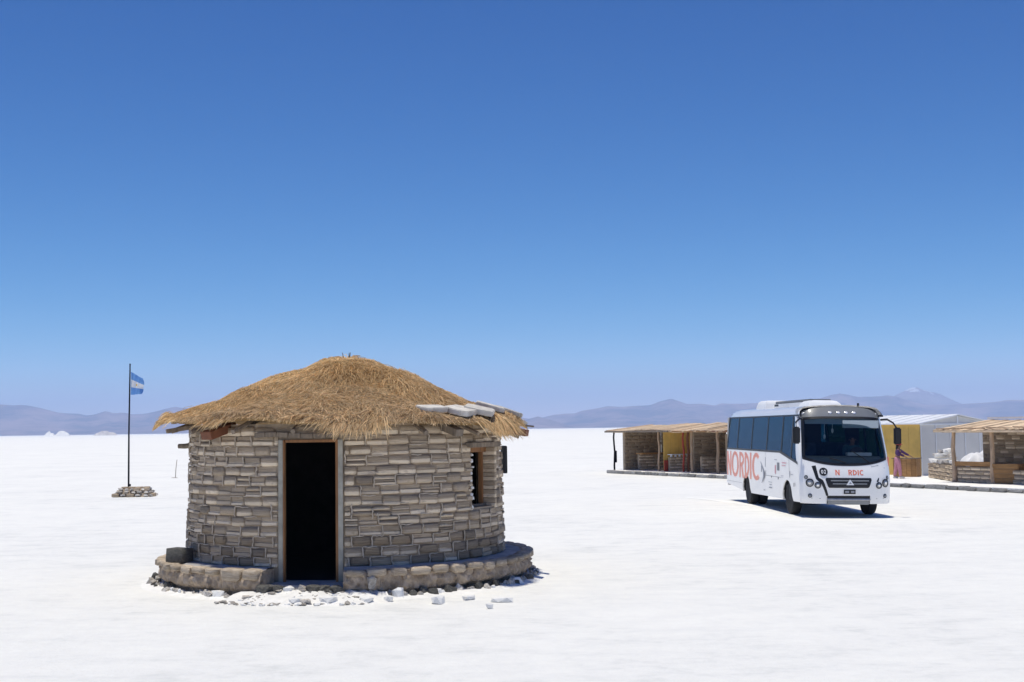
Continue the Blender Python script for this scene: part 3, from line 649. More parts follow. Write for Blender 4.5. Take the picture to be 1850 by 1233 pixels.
# flat salt slabs weighing the thatch down on its right side
def slab_thing(phi, r, lift, sx, sy, sz, rz, label, tilt=0.0, m='slab', nm='salt_slab'):
    rp = [(-.5, -.42), (-.36, -.5), (.3, -.47), (.5, -.3), (.46, .34), (.38, .5), (-.2, .46), (-.5, .38)]
    mb = MB(); mb.prism([(x * (1 + .1 * nz(i, phi)), y * (1 + .15 * nz(phi, i))) for i, (x, y) in enumerate(rp)], lambda p, d: (p[0] * sx, p[1] * sy, d * sz), 1.0)
    o = mb.build(nm, M[m], None, bevel=0.012)
    sl_ = atan2(float(roof_z(r + .15, phi) - roof_z(r - .15, phi)), 0.3)
    o.matrix_world = Matrix.Translation(WH(phi, r, float(roof_z(r, phi)) + lift)) @ Matrix.Rotation(hut_rz(phi) - pi / 2, 4, 'Z') @ Matrix.Rotation(-sl_ * 0.85 + tilt, 4, 'Y') @ Matrix.Rotation(rz, 4, 'Z')
    return tag(o, label, 'salt slab', 'salt slabs weighing down the thatch')
slab_thing(29, 2.70, 0.035, 0.24, 0.52, 0.085, 0.05, 'narrow white salt slab on the thatch, nearest the apex of the slabs')
slab_thing(40.5, 2.76, 0.035, 0.42, 0.50, 0.09, 0.25, 'thick pale slab lying between narrow slab and broken slab on thatch')
slab_thing(48.5, 2.82, 0.065, 0.48, 0.46, 0.085, 0.5, 'broad white slab overlapping the thick pale slab at its left')
slab_thing(66, 2.60, 0.06, 0.5, 0.36, 0.075, 0.3, 'weathered slab near the roofline, highest of the slabs')
slab_thing(73, 2.84, 0.065, 0.46, 0.38, 0.07, -0.2, 'rough grey-white slab on the roofline just below the highest one', m='rock')
slab_thing(80, 3.02, 0.04, 0.18, 0.26, 0.05, 0.4, 'small white slab fragment lying right at the right eave')
slab_thing(92, 3.04, 0.04, 0.22, 0.2, 0.05, 0.1, 'small slab piece at the far right tip of the thatch', m='rock')
# block on the left end of the bench
o = block_mesh('dark_block', 3.3, M['darkrock'], 0.02, 0.035); ob = link('dark_block', o)
ob.matrix_world = TRS(WH(-66, 2.95, 0.435 + 0.105), hut_rz(-66) + 0.5, (0.36, 0.26, 0.22)); tag(ob, 'dark grey stone block resting on the left end of the bench', 'stone block')
# loose lumps and doorway rubble
def lump(nm, me, x, y, sx, sy, sz, label, cat, group=None, rz=None, z=None):
    o = link(nm, me); o.matrix_world = TRS((x, y, (ground_z(x, y) if z is None else z) + sz * 0.30), random.uniform(0, 6) if rz is None else rz, (sx, sy, sz)); return tag(o, label, cat, group)
lump('salt_lump', RKW[0], -1.12, 19.35, 0.32, 0.24, 0.17, 'largest loose white lump on the ground before the bench', 'salt lump')
lump('salt_lump', RKW[1], -0.20, 19.42, 0.40, 0.2, 0.11, 'long flat white lump lying right of the largest lump', 'salt lump', rz=0.0)
lump('salt_lump', RKW[2], -0.36, 18.72, 0.14, 0.12, 0.12, 'small white lump in front of the long flat one', 'salt lump')
lump('salt_lump', RKW[3], -2.17, 19.55, 0.28, 0.2, 0.13, 'white lump at the foot of the bench just right of the doorway rubble', 'salt lump')
lump('salt_lump', RKW[1], -1.86, 19.66, 0.2, 0.18, 0.13, 'rounded white lump second from the doorway rubble', 'salt lump')
lump('salt_lump', RKW[0], -0.68, 19.72, 0.26, 0.16, 0.1, 'low white lump half sunk beside the bench footing on the right', 'salt lump')
o = link('propped_stone', RK[3]); o.matrix_world = TRS(WH(6.5, 3.22, 0.24), 0.6, (0.19, 0.12, 0.26)); tag(o, 'pale upright stone leaning on the bench front right of the door', 'stone')
rb = MB(); g = random.Random(5)
def doorway_pt(): ph = g.uniform(-33, 5); r = g.uniform(3.02, 3.85); return ph, r
for k in range(560):
    ph, r = doorway_pt()
    if (ph < -24 or ph > -1) and r < 3.4: continue
    e = (abs(ph + 13) / 19) ** 2
    if g.random() < e * 0.8: continue
    s = g.uniform(0.03, 0.10); me = g.choice(RK + RKW)
    zz = max(0.0, 0.17 * (1 - (r - 3.0) / 0.65)) * g.uniform(.5, 1)
    mt = TRS(hp(ph, r, zz + s * .2), g.uniform(0, 6), (s * 1.4, s * 1.1, s * .55), rx=g.uniform(-.5, .5))
    rb.cur = 1 if me in RKW else 0
    rb.add([HUT + mt @ v.co for v in me.vertices], [tuple(p.vertices) for p in me.polygons])
o = rb.build('rubble', [M['rock'], M['white']], None, weld=False); tag(o, 'broken salt rubble spilling from the doorway step', None, kind='stuff')
mb = MB()
mb.grid([[tuple(Vector(hp(-32 + 42 * i / 30, r + 0.08 * nz(i * .4, r), z + (0.06 * nz(i * .9, r * 6) if 0 < k < 5 else 0) - (0.05 * (abs(i - 15) / 15) ** 3 if k < 5 else 0))) + HUT) for k, (r, z) in enumerate(((2.98, 0.13), (3.1, 0.14), (3.25, 0.12), (3.45, 0.08), (3.7, 0.035), (3.95, -0.03)))] for i in range(31)])
tag(mb.build('salt_drift', M['white'], None, smooth=70), 'low fan of white salt below the doorway', None, kind='structure')
for ph, r, s, d, lab in [
    (-23.0, 3.16, 0.26, 1, 'dark rounded stone at the left end of the doorstep, against the bench end'),
    (-19.6, 3.10, 0.22, 1, 'dark stone second along the doorstep edge from its left end'),
    (-16.6, 3.08, 0.20, 2, 'white stone set in the doorstep edge between dark stones'),
    (-13.4, 3.10, 0.26, 0, 'pitted grey stone at the middle of the doorstep edge'),
    (-9.6, 3.10, 0.24, 1, 'dark stone just right of the pitted grey stone at the doorstep'),
    (-6.4, 3.12, 0.22, 1, 'dark stone second from the right end of the doorstep edge'),
    (-3.2, 3.16, 0.22, 1, 'dark stone at the right end of the doorstep, by the right bench'),
    (-25.5, 3.40, 0.24, 0, 'tilted grey stone at the left bench corner beside the rubble'),
    (-11.6, 3.34, 0.20, 2, 'flat white chunk in the middle of the rubble, nearest the doorstep'),
    (-12.0, 3.68, 0.22, 2, 'white chunk at the front middle of the rubble fan'),
    (-9.4, 3.72, 0.20, 0, 'small grey chunk at the front middle of the rubble fan'),
    (-4.6, 3.62, 0.28, 2, 'broad white slab chunk at the right front of the rubble fan')]:
    o = link('rubble_stone', random.choice((RK, RKD, RKW)[d])); o.matrix_world = TRS(WH(ph, r, (0.13 if r < 3.3 else 0.06)), random.uniform(0, 6), (s * 1.15, s, s * (.85 if r < 3.3 else .5))); tag(o, lab, 'stone', 'stones by the doorstep')

# ------------------------------------------------------------------ flagpole, flag, plinth, marker
FB = Vector((-15.12, 53.3, 0))
pl_ = thing('stone_plinth', 'low tapered heap of grey salt blocks round the flagpole foot', 'plinth', FB)
mb = MB(); mb.add([(-.70, -.50, 0), (.70, -.50, 0), (.70, .50, 0), (-.70, .50, 0), (-.40, -.3, .31), (.50, -.3, .36), (.50, .3, .36), (-.40, .3, .31)], [(0, 1, 5, 4), (1, 2, 6, 5), (2, 3, 7, 6), (3, 0, 4, 7), (4, 5, 6, 7)])
mb.build('core', M['mortar'], pl_)
for j, (z, hx, hy) in enumerate(((0.07, .73, .54), (0.19, .63, .45), (0.30, .53, .36))):
    for side in range(4):
        n = 5 if side % 2 == 0 else 3
        for k in range(n):
            t = (k + .5) / n * 2 - 1 + (0.06 if j % 2 else -0.06)
            x, y = (t * hx, -hy) if side == 0 else (t * hx, hy) if side == 2 else ((hx if side == 1 else -hx), t * hy)
            l_ = 2 * (hx if side % 2 == 0 else hy) / n - 0.02
            link('block', random.choice(RK + BR), pl_, TRS((x, y, z), 0 if side % 2 == 0 else pi / 2, (l_, 0.18, 0.13), rx=random.uniform(-.15, .15), ry=random.uniform(-.12, .12)))
for k in range(4): link('block', random.choice(BR), pl_, TRS((-.4 + .28 * k, random.uniform(-.1, .1), .35), random.uniform(-.3, .3), (.27, .3, .08)))
fp = thing('flagpole', 'thin dark metal flagpole standing in a low stone plinth', 'flagpole', FB + Vector((-.27, 0, 0)))
MB().tube([(0, 0, 0.1), (0.0, 0, 2.5), (0.035, 0, 5.27)], [0.034, 0.03, 0.024], 10).build('pole', M['dark'], fp)
MB().tube([(0.035, 0, 5.25), (0.035, 0, 5.31)], [0.035, 0.02], 8).build('finial', M['dark'], fp)
MB().box(0.02, 0.09, -0.03, 0.03, 0.40, 0.5).build('cleat', M['dark'], fp, bevel=0.01)
MB().tube([(0.045, -.03, .45), (0.05, -.035, 2.5), (0.068, -.03, 5.1)], 0.004, 5).build('halyard', M['grey'], fp)
FL = FB + Vector((-.27 + 0.075, -0.0, 0)); nu, nv = 14, 18
P = []
for i in range(nu + 1):
    row = []
    for j in range(nv + 1):
        s, t = i / nu, j / nv                                # s out along the fly, t down the hoist
        fold = 0.10 * sin(s * 7 + t * 2.2) * s + 0.04 * sin(s * 13 + t * 4)
        x = 0.50 * s * (1 - 0.22 * abs(t - .5)) + 0.03 * sin(t * 9) * s; y = fold
        z = 4.98 - 0.92 * t * (1 - 0.12 * s) - 0.26 * s * (1 - 0.55 * t) - 0.05 * s * s * sin(t * 5)
        row.append((x, y, z))
    P.append(row)
fm = MB()
for j in range(nv):
    fm.cur = 0 if j < 6 or j >= 12 else 1
    for i in range(nu):
        if fm.cur == 1 or fm.cur == 2: fm.cur = 2 if (6 <= i <= 7 and 8 <= j <= 9) else 1
        fm.add([P[i][j], P[i + 1][j], P[i + 1][j + 1], P[i][j + 1]], [(0, 1, 2, 3)])
fo = fm.build('flag', [M['flagblue'], M['flagwhite'], M['flagsun']], None, smooth=80); fo.location = FL
tag(fo, 'small light blue and white striped flag drooping from the pole', 'flag')
mk = thing('marker_stick', 'thin leaning marker stick standing alone on the salt left of the hut', 'stick', (-18.9, 74.5, 0))
MB().tube([(0, 0, -0.1), (0.03, 0, .5), (0.09, 0, 1.02)], [0.022, 0.02, 0.016], 6).build('stick', M['oldwood'], mk)
link('foot_stone', RK[1], mk, TRS((-0.05, 0, 0.02), 0, (.5, .2, .1)))
# far white salt heaps on the horizon
def heap(x0, x1, h, D, seed, label, m, nm='salt_heap', cat='salt heap'):
    xa, xb = (x0 - 925) / 2400 * D, (x1 - 925) / 2400 * D; P = []
    for i in range(25):
        t = i / 24; row = []
        for j in range(9):
            u_ = j / 8 * 2 - 1; z = h * (sin(pi * t) ** 0.6) * max(0, 1 - abs(u_)) ** .7 * (0.85 + .5 * nz(t * 5 + seed, u_ * 2))
            row.append((xa + (xb - xa) * t, D + u_ * 8, max(0, z) - .05))
        P.append(row)
    return tag(MB().grid(P).build(nm, m, None, smooth=40), label, cat)
heap(79, 98, 9.0, 2500, 1.0, 'small rounded white salt heap, leftmost on the far horizon', M['white'])
heap(98, 126, 10.5, 2500, 4.0, 'wider white salt heap just right of the leftmost one', M['white'])
heap(169, 211, 9.0, 2500, 7.0, 'low pale brown-topped heap on the horizon left of the flagpole', mat('pale_spoil', (0.62, 0.58, 0.55), 0.95, 0.2, 0.2))

# ------------------------------------------------------------------ market row frame: x along the kerb towards the camera, y inward
RO = Vector((5.3, 72.3, 0)); RA = atan2(-0.89838, 0.43921)
def RW(u, v, z=0.0): return RO + Vector((0.43921 * u + 0.89838 * v, -0.89838 * u + 0.43921 * v, z))
PH = 0.17
pf = thing('salt_terrace', 'raised white salt terrace edged with grey kerb stones below the stalls', None, RW(0, 0), (0, 0, RA)); pf['kind'] = 'structure'
P = []
for i in range(121):
    u_ = -0.45 + 34 * i / 120
    P.append([(u_, v_, PH - 0.005 + 0.02 * nz(u_ * 1.3, v_ * 2) * (k > 0) - (0.02 if k == 0 else 0)) for k, v_ in enumerate((0.13, 0.5, 1.2, 3, 6, 13))])
mb = MB().grid(P); q = [r[-1] for r in P]
mb.grid([P[0], [(p[0], p[1], -.05) for p in P[0]]]); mb.grid([q, [(p[0], p[1], -.05) for p in q]]); mb.grid([P[-1], [(p[0], p[1], -.05) for p in P[-1]]]); mb.grid([[r[0] for r in P], [(r[0][0], r[0][1], -.05) for r in P]])
mb.build('terrace_top', M['white'], pf, smooth=60)
KB = [block_mesh('kerb_stone_shape', s * 2.3 + 8, M['kerb'], 0.06, 0.14) for s in range(5)]
u_ = -0.5
while u_ < 33:
    L = random.uniform(0.38, 0.75); far = u_ < 21
    hgt = random.uniform(0.15, 0.19) if far else random.uniform(0.12, 0.19)
    link('kerb_stone', random.choice(KB), pf, TRS((u_ + L / 2, 0.05 + random.uniform(-.04, .05) * (1 if far else 2), hgt / 2 - .01), random.uniform(-.06, .06) * (1 if far else 2.5), (L - random.uniform(.01, .06), 0.2, hgt), ry=random.uniform(-.04, .04)))
    u_ += L
for v_ in np.arange(0.3, 4, 0.5): link('kerb_stone', random.choice(KB), pf, TRS((-0.5, v_, .08), pi / 2, (.48, .2, .17)))

SB = [block_mesh('stall_block_shape', s * 4.1 + 2, M['brick'], 0.03, 0.1) for s in range(5)]
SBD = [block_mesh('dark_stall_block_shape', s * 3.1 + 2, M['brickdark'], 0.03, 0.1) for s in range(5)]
def block_wall(parent, a, b, z0, z1, th, ch=0.2, bl=0.42, jag=0.0, nm='wall', dk=0.0):
    a, b = Vector((*a, 0)), Vector((*b, 0)); d = b - a; Ln = d.length; d.normalize(); rz = atan2(d.y, d.x)
    MB().bar(a + Vector((0, 0, (z0 + z1) / 2)), b + Vector((0, 0, (z0 + z1) / 2)), th - 0.05, z1 - z0 - .02).build(nm, M['mortar'], parent)
    nrow = max(1, round((z1 - z0) / ch)); ch = (z1 - z0) / nrow
    for j in range(nrow):
        s = -bl * 0.5 * (j % 2) * random.uniform(.7, 1.1)
        while s < Ln - 0.03:
            w = bl * random.uniform(.8, 1.2); e = min(Ln, s + w); s0 = max(0, s)
            if e - s0 > 0.06 and not (jag and j == nrow - 1 and random.random() < jag):
                c = a + d * (s0 + e) / 2
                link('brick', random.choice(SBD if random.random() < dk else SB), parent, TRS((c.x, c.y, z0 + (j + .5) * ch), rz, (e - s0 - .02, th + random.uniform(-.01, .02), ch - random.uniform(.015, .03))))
            s = e
def log_post(parent, x, y, z0, z1, r, m, nm='post', lean=0.0):
    n = 6; pts = [(x + 0.025 * sin(k * 1.3 + x) + lean * k / n, y + 0.02 * cos(k * 1.7 + y), z0 + (z1 - z0) * k / n) for k in range(n + 1)]
    return MB().tube(pts, [r * (1.1 - .2 * k / n) for k in range(n + 1)], 8).build(nm, M[m], parent)
def cane_roof(parent, u0, u1, f, b, m='cane', sag=0.04, step=0.16, over=0.0):
    """canes and boards laid side by side from the front eave f=(v,z) to the back b=(v,z); each strip is its own part"""
    base = MB(); P = []
    for i in range(13):
        t = i / 12; u_ = u0 + (u1 - u0) * t; s = -sag * sin(pi * t * 2.3)
        P.append([(u_, f[0] + (b[0] - f[0]) * k / 3, f[1] + (b[1] - f[1]) * k / 3 + s - .03) for k in range(4)])
    base.slab(P, (0, 0, -0.04)).build('roof', M[m], parent)
    u_ = u0
    while u_ < u1 - .02:
        w = min(u1 - u_, step * random.uniform(.8, 1.25)); t = (u_ - u0) / (u1 - u0); s = -sag * sin(pi * t * 2.3) + random.uniform(-.008, .016)
        c0 = Vector((u_ + w / 2 + random.uniform(-.03, .03), f[0] - random.uniform(-.02, .12), f[1] + s)); c1 = Vector((u_ + w / 2 + random.uniform(-.03, .03), b[0] + random.uniform(-.02, .1), b[1] + s))
        MB().bar(c0, c1, w - .012, 0.035).build('cane_strip', M[m], parent)
        u_ += w
# --- far stall
st = thing('market_stall', 'open salt-block stall with flat pale roof and yellow partition, leftmost of the row', 'market stall', RW(0, 0), (0, 0, RA))
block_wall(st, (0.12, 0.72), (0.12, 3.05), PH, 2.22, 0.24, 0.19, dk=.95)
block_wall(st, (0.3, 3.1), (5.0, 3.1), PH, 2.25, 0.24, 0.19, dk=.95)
block_wall(st, (0.75, 1.25), (0.75, 2.95), PH, 1.02, 0.2, 0.17, nm='counter_wall')
MB().box(0.6, 1.25, 1.2, 3.0, 1.03, 1.09).build('counter_top', M['crate'], st)
for k in range(5): MB().box(0.86, 0.89, 1.3 + k * .36, 1.55 + k * .36, 0.93, 1.03).build('batten', M['log'], st)
log_post(st, -1.2, 0.9, 0, 2.3, 0.05, 'dark'); MB().box(-1.24, -1.15, 0.93, 1.03, 0.55, 1.2).build('post_brace', M['dark'], st)
log_post(st, 3.42, 0.88, PH, 2.27, 0.055, 'log'); 
MB().bar((-1.3, 0.86, 2.27), (4.9, 0.86, 2.27), 0.1, 0.09).build('beam', M['oldwood'], st)
for k in range(4):
    MB().box(3.74, 3.77, 0.95 + k * 0.5, 0.95 + k * 0.5 + 0.488, PH, 2.28).build('yellow_panel', M['yellow'], st)
MB().box(3.80, 3.86, 0.93, 1.4, PH, 0.75).build('red_board', M['redpaint'], st)
block_wall(st, (4.0, 1.12), (4.0, 2.5), PH, 0.92, 0.2, 0.16, nm='counter_wall')
for k in range(6): MB().box(4.08, 4.13, 1.15 + k * .25, 1.25 + k * .25, 0.92, 1.02).build('batten', M['shedtrim'], st)
MB().box(3.9, 4.3, 1.1, 2.6, 1.022, 1.06).build('counter_top', M['shedtrim'], st)
log_post(st, 5.1, 1.3, PH, 2.25, 0.05, 'redpaint'); log_post(st, 5.15, 1.55, PH, 2.25, 0.07, 'redwood'); MB().box(4.6, 5.2, 1.2, 1.24, 2.16, 2.28).build('red_board', M['redpaint'], st)
cane_roof(st, -1.35, 5.0, (0.5, 2.30), (3.3, 2.60), step=0.22)
MB().bar((-1.38, 0.42, 2.25), (5.0, 0.42, 2.25), 0.05, 0.09).build('fascia', M['oldwood'], st)
# --- next stall, partly behind the bus
s2 = thing('market_stall', 'cane-roofed stall with pale log posts and block counter just behind the bus', 'market stall', RW(6, 0), (0, 0, RA))
L6 = lambda u_, v_: (u_ - 6, v_)
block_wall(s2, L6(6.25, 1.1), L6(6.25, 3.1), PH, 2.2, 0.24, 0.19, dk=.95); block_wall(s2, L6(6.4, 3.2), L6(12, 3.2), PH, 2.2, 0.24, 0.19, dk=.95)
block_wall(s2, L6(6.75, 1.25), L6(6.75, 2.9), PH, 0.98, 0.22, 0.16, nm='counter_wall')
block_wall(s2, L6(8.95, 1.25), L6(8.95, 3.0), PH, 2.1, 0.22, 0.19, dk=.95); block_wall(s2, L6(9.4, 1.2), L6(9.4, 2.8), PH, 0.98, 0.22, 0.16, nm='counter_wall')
for q in (6.43, 8.69, 11.2): log_post(s2, q - 6, 0.92, PH, 2.26, 0.075, 'log')
MB().bar((-0.5, 0.9, 2.24), (6, 0.9, 2.22), 0.09, 0.1).build('beam', M['log'], s2)
MB().box(2.6, 2.68, 0.98, 1.08, 1.95, 2.15).build('bracket', M['oldwood'], s2)
cane_roof(s2, -0.9, 2.5, (0.5, 2.27), (3.4, 2.66), sag=0.03, step=0.2); cane_roof(s2, 2.5, 6.0, (0.45, 2.30), (3.4, 2.70), sag=0.06, step=0.2)
MB().bar((2.5, 0.5, 2.34), (2.5, 3.4, 2.74), 0.08, 0.06).build('ridge_pole', M['oldwood'], s2)
for k in range(5): MB().bar((-.6 + k * 1.1, 0.42, 2.25), (-.5 + k * 1.1 + random.uniform(.5, .9), 0.40, 2.22), 0.03, 0.06).build('fascia_scrap', M['redwood' if k > 2 else 'crate'], s2)
# --- metal shed
sd = thing('metal_shed', 'sheet-metal shed with yellow side wall, grey gable and white roof', 'shed', RW(17.5, 5.6), (0, 0, RA))
sw, sl2, sh_ = 4.4, 6.5, 2.45
for k in range(9):
    a0 = -sl2 + sl2 * k / 9; MB().box(a0 + .006, a0 + sl2 / 9 - .006, 0.0, 0.04, PH, sh_).build('side_panel', M['yellow'], sd)
for k in range(5):
    b0 = 0.045 + (sw - .045) * k / 5; MB().box(-0.04, 0.0, b0 + .01, b0 + (sw - .045) / 5 - .01, PH, sh_).build('gable_panel', M['shedgrey'], sd)
    MB().box(0.002, 0.03, b0 - .02, b0 + .03, PH, sh_).build('joint_strip', M['shedtrim'], sd)
MB().prism([(0, sh_ + .003), (sw, sh_ + .003), (sw / 2 + .05, sh_ + 0.36)], lambda p, d: (-d, p[0], p[1]), 0.04).build('gable', M['shedgrey'], sd)
MB().box(0.003, 0.03, sw / 2 - .02, sw / 2 + .06, sh_, sh_ + .34).build('joint_strip', M['shedtrim'], sd)
MB().box(0.003, 0.035, 0.0, sw, sh_ - .05, sh_ + .02).build('gable_rail', M['shedtrim'], sd)
for (va, vb, za, zb) in ((-0.12, sw / 2 + .05, sh_ - .01, sh_ + .38), (sw / 2 + .05, sw + .12, sh_ + .38, sh_ - .01)):
    MB().slab([[(-sl2 - .1, va, za), (-sl2 - .1, vb, zb)], [(0.1, va, za), (0.1, vb, zb)]], (0, 0, 0.05)).build('roof', M['shedroof'], sd)
MB().box(-sl2, -sl2 + .04, 0, sw, PH, sh_).build('back_panel', M['shedgrey'], sd); MB().box(-sl2, 0, sw - .04, sw, PH, sh_).build('side_panel', M['shedgrey'], sd)
for k in range(8):
    a0 = -sl2 + sl2 * (k + .5) / 8; 
    MB().slab([[(a0 - .012, -.1, sh_ + .045), (a0 - .012, sw / 2, sh_ + .425)], [(a0 + .012, -.1, sh_ + .045), (a0 + .012, sw / 2, sh_ + .425)]], (0, 0, .02)).build('roof_seam', M['shedroof'], sd)
# brown counter box beside the person
bx = thing('wooden_counter', 'brown wooden box counter standing against the yellow shed wall', 'counter', RW(17.75, 4.55, PH), (0, 0, RA + 0.5))
for k in range(5): MB().box(-.5 + k * .2, -.31 + k * .2, -.30, -.27, 0, .78).build('plank', M['crate'], bx)
for k in range(3): MB().box(.5, .53, -.30 + k * .2, -.11 + k * .2, 0, .78).build('plank', M['crate'], bx)
MB().box(-.49, .495, -.26, .3, .02, .76).build('carcass', M['oldwood'], bx); MB().box(-.55, .56, -.33, .34, .783, .82).build('top', M['oldwood'], bx)
# --- low wall with blocks piled on it
lw = thing('low_block_wall', 'low rough wall of salt blocks left of the right-hand cane-roofed stall', 'low wall', (17.62, 54.6, 0))
block_wall(lw, (0.28, 2.4), (-0.02, -1.7), PH, 0.80, 0.4, 0.155, 0.45, 0.2); block_wall(lw, (0.25, 2.35), (1.3, 2.6), PH, 0.8, 0.3, 0.155, 0.45)
tops = [(0.20, 1.9, .10, 'white', 'white chunk at the far left end of the heap on the low wall'), (0.22, 1.2, .1, 'rock', 'grey chunk second from the left in the bottom layer of the wall heap'),
        (0.12, 0.5, .1, 'rock', 'grey chunk at the middle of the bottom layer on the low wall'), (0.05, -0.3, .12, 'rock', 'grey chunk low on the wall heap, next to the chunk by the log post'), (0.06, -1.0, .11, 'white', 'white chunk on the low wall nearest the log post'),
        (0.25, 1.5, .32, 'rock', 'grey chunk at the left of the second layer on the low wall'), (0.16, 0.8, .33, 'white', 'white chunk in the second layer of the wall heap'), (0.12, 0.0, .34, 'rock', 'grey chunk in the second layer just right of the white one'), (0.1, -0.7, .36, 'rock', 'grey chunk at the right of the second layer, near the log post'),
        (0.18, .9, .52, 'rock', 'grey topmost chunk of the heap on the low wall'), (0.14, -.2, .55, 'white', 'white topmost chunk of the heap on the low wall')]
CHK = {'white': RKW, 'rock': RK}
for x, y, z, m, lab in tops:
    o = link('salt_chunk', random.choice(CHK[m])); o.matrix_world = TRS((17.62 + x, 54.6 + y, 0.80 + z), random.uniform(0, 3), (random.uniform(.45, .7), .42, .28)); tag(o, lab, 'salt chunk', 'chunks heaped on the low wall')
# --- right stall
s3 = thing('market_stall', 'cane-roofed stall with log posts and block counter at the right edge', 'market stall', RW(23, 0), (0, 0, RA))
for q in (0.24, 2.22, 4.6): log_post(s3, q, 1.95, PH, 2.18, 0.085, 'log')
MB().bar((-.3, 1.93, 2.16), (7, 1.93, 2.14), 0.1, 0.1).build('beam', M['log'], s3)
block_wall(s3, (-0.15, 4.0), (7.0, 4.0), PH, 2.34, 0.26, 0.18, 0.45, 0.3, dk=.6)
block_wall(s3, (0.35, 2.1), (2.15, 2.1), PH, 0.80, 0.26, 0.16, nm='counter_wall')
MB().bar((0.3, 1.96, 0.90), (2.15, 1.96, 0.90), 0.08, 0.17).build('counter_board', M['crate'], s3)
MB().box(0.35, 2.1, 2.05, 2.9, 0.90, 0.95).build('counter_top', M['oldwood'], s3)
block_wall(s3, (2.4, 2.3), (4.5, 2.3), PH, 0.7, 0.25, 0.16, nm='counter_wall')
cane_roof(s3, -0.35, 7.0, (1.55, 2.21), (4.35, 2.58), sag=0.03, step=0.19)
MB().bar((-.36, 1.5, 2.16), (7, 1.5, 2.14), 0.04, 0.07).build('fascia', M['cane'], s3)
for k in range(6): MB().tube([(-.3 + k * 1.3, 1.6, 2.26 + .02 * k % 2), (0.9 + k * 1.3, 1.65, 2.27)], 0.025, 6).build('cane_pole', M['log'], s3)
MB().bar((-.2, 4.3, 2.66), (7, 4.3, 2.66), .12, .08).build('back_plank', M['shedtrim'], s3)
# goods on its counter
def cloth_heap(name, m, loc, sx, sy, h, seed, label, cat):
    P = []
    for i in range(21):
        row = []
        for j in range(15):
            a, b = i / 20 * 2 - 1, j / 14 * 2 - 1; d = max(abs(a), abs(b)) ** 3
            z = h * (1 - d) * (0.75 + .55 * nz(a * 1.7 + seed, b * 1.7)) + .06 * abs(nz(a * 5, b * 5 + seed)); row.append((a * sx * (1 + .15 * nz(b * 2, seed)), b * sy * (1 + .15 * nz(a * 2, seed)), max(0, z)))
        P.append(row)
    o = MB().slab(P, (0, 0, -.02)).build(name, m, None, smooth=60); o.location = loc; o.rotation_euler = (0, 0, RA); return tag(o, label, cat)
cloth_heap('cloth_bundle', M['tarp'], RW(21.7, 4.9, 0.16), 0.6, 0.9, 0.95, 2.0, 'dark cloth-covered heap under the white sheet beside the right stall', 'cloth')
cloth_heap('white_sheet', M['sheet'], RW(21.7, 4.95, 0.82), 0.5, 0.75, 0.55, 5.0, 'crumpled white sheet thrown over the dark heap beside the stall', 'sheet')
cr = thing('wooden_crate', 'brown plank crate standing inside the right-hand stall', 'crate', RW(25.45, 2.75, PH), (0, 0, RA + .35))
for k in range(4): MB().box(.5, .53, -.7, .7, .02 + k * .185, .19 + k * .185).build('plank', M['crate'], cr); MB().box(-.5, .495, -.73, -.702, .02 + k * .185, .19 + k * .185).build('plank', M['crate'], cr)
MB().box(-.49, .49, -.69, .69, .01, .74).build('carcass', M['oldwood'], cr)

# ------------------------------------------------------------------ people
def hand(V, E, wrist, d, up, s=1.0):
    d, up = Vector(d).normalized(), Vector(up).normalized(); side = d.cross(up).normalized(); w = Vector(wrist)
    b = len(V); V.append((w + d * 0.05 * s, (.036 * s, .018 * s))); E.append((b - 1, b))
    for k, (o, ln) in enumerate(((-.03, .065), (-.01, .08), (.011, .075), (.03, .058))):
        i = len(V); V += [(w + d * .085 * s + side * o * s, .009 * s), (w + d * (.085 + ln * .55) * s + side * o * 1.1 * s - up * .008 * s, .0085 * s), (w + d * (.085 + ln * .95) * s + side * o * 1.1 * s - up * .03 * s, .007 * s)]; E += [(b, i), (i, i + 1), (i + 1, i + 2)]
    i = len(V); V += [(w + d * .04 * s - side * .045 * s, .011 * s), (w + d * .085 * s - side * .06 * s - up * .01 * s, .009 * s)]; E += [(b, i), (i, i + 1)]
def human(P, m):
    """P: dict of joints -> continuous body mesh (torso, head, limbs, hands)"""
    V = [(P['pelvis'], .11), (P['waist'], .105), (P['chest'], (.125, .10)), (P['neck'], .048), (P['jaw'], (.065, .07)), (P['crown'], (.08, .088))]
    E = [(0, 1), (1, 2), (2, 3), (3, 4), (4, 5)]
    f = Vector(P['face']).normalized(); i = len(V); V.append((Vector(P['jaw']) * .55 + Vector(P['crown']) * .45 + f * .098, .014)); E.append((4, i))
    for s in 'LR':
        i = len(V); V += [(P['sho' + s], .052), (P['elb' + s], .042), (P['wri' + s], .028)]; E += [(2, i), (i, i + 1), (i + 1, i + 2)]
        hand(V, E, P['wri' + s], Vector(P['wri' + s]) - Vector(P['elb' + s]), P.get('up' + s, (0, 0, 1)))
        i = len(V); V += [(P['hip' + s], .088), (P['kne' + s], .055), (P['ank' + s], .036), (P['toe' + s], (.035, .025))]; E += [(0, i), (i, i + 1), (i + 1, i + 2), (i + 2, i + 3)]
    return skin_mesh('body', V, E, m)
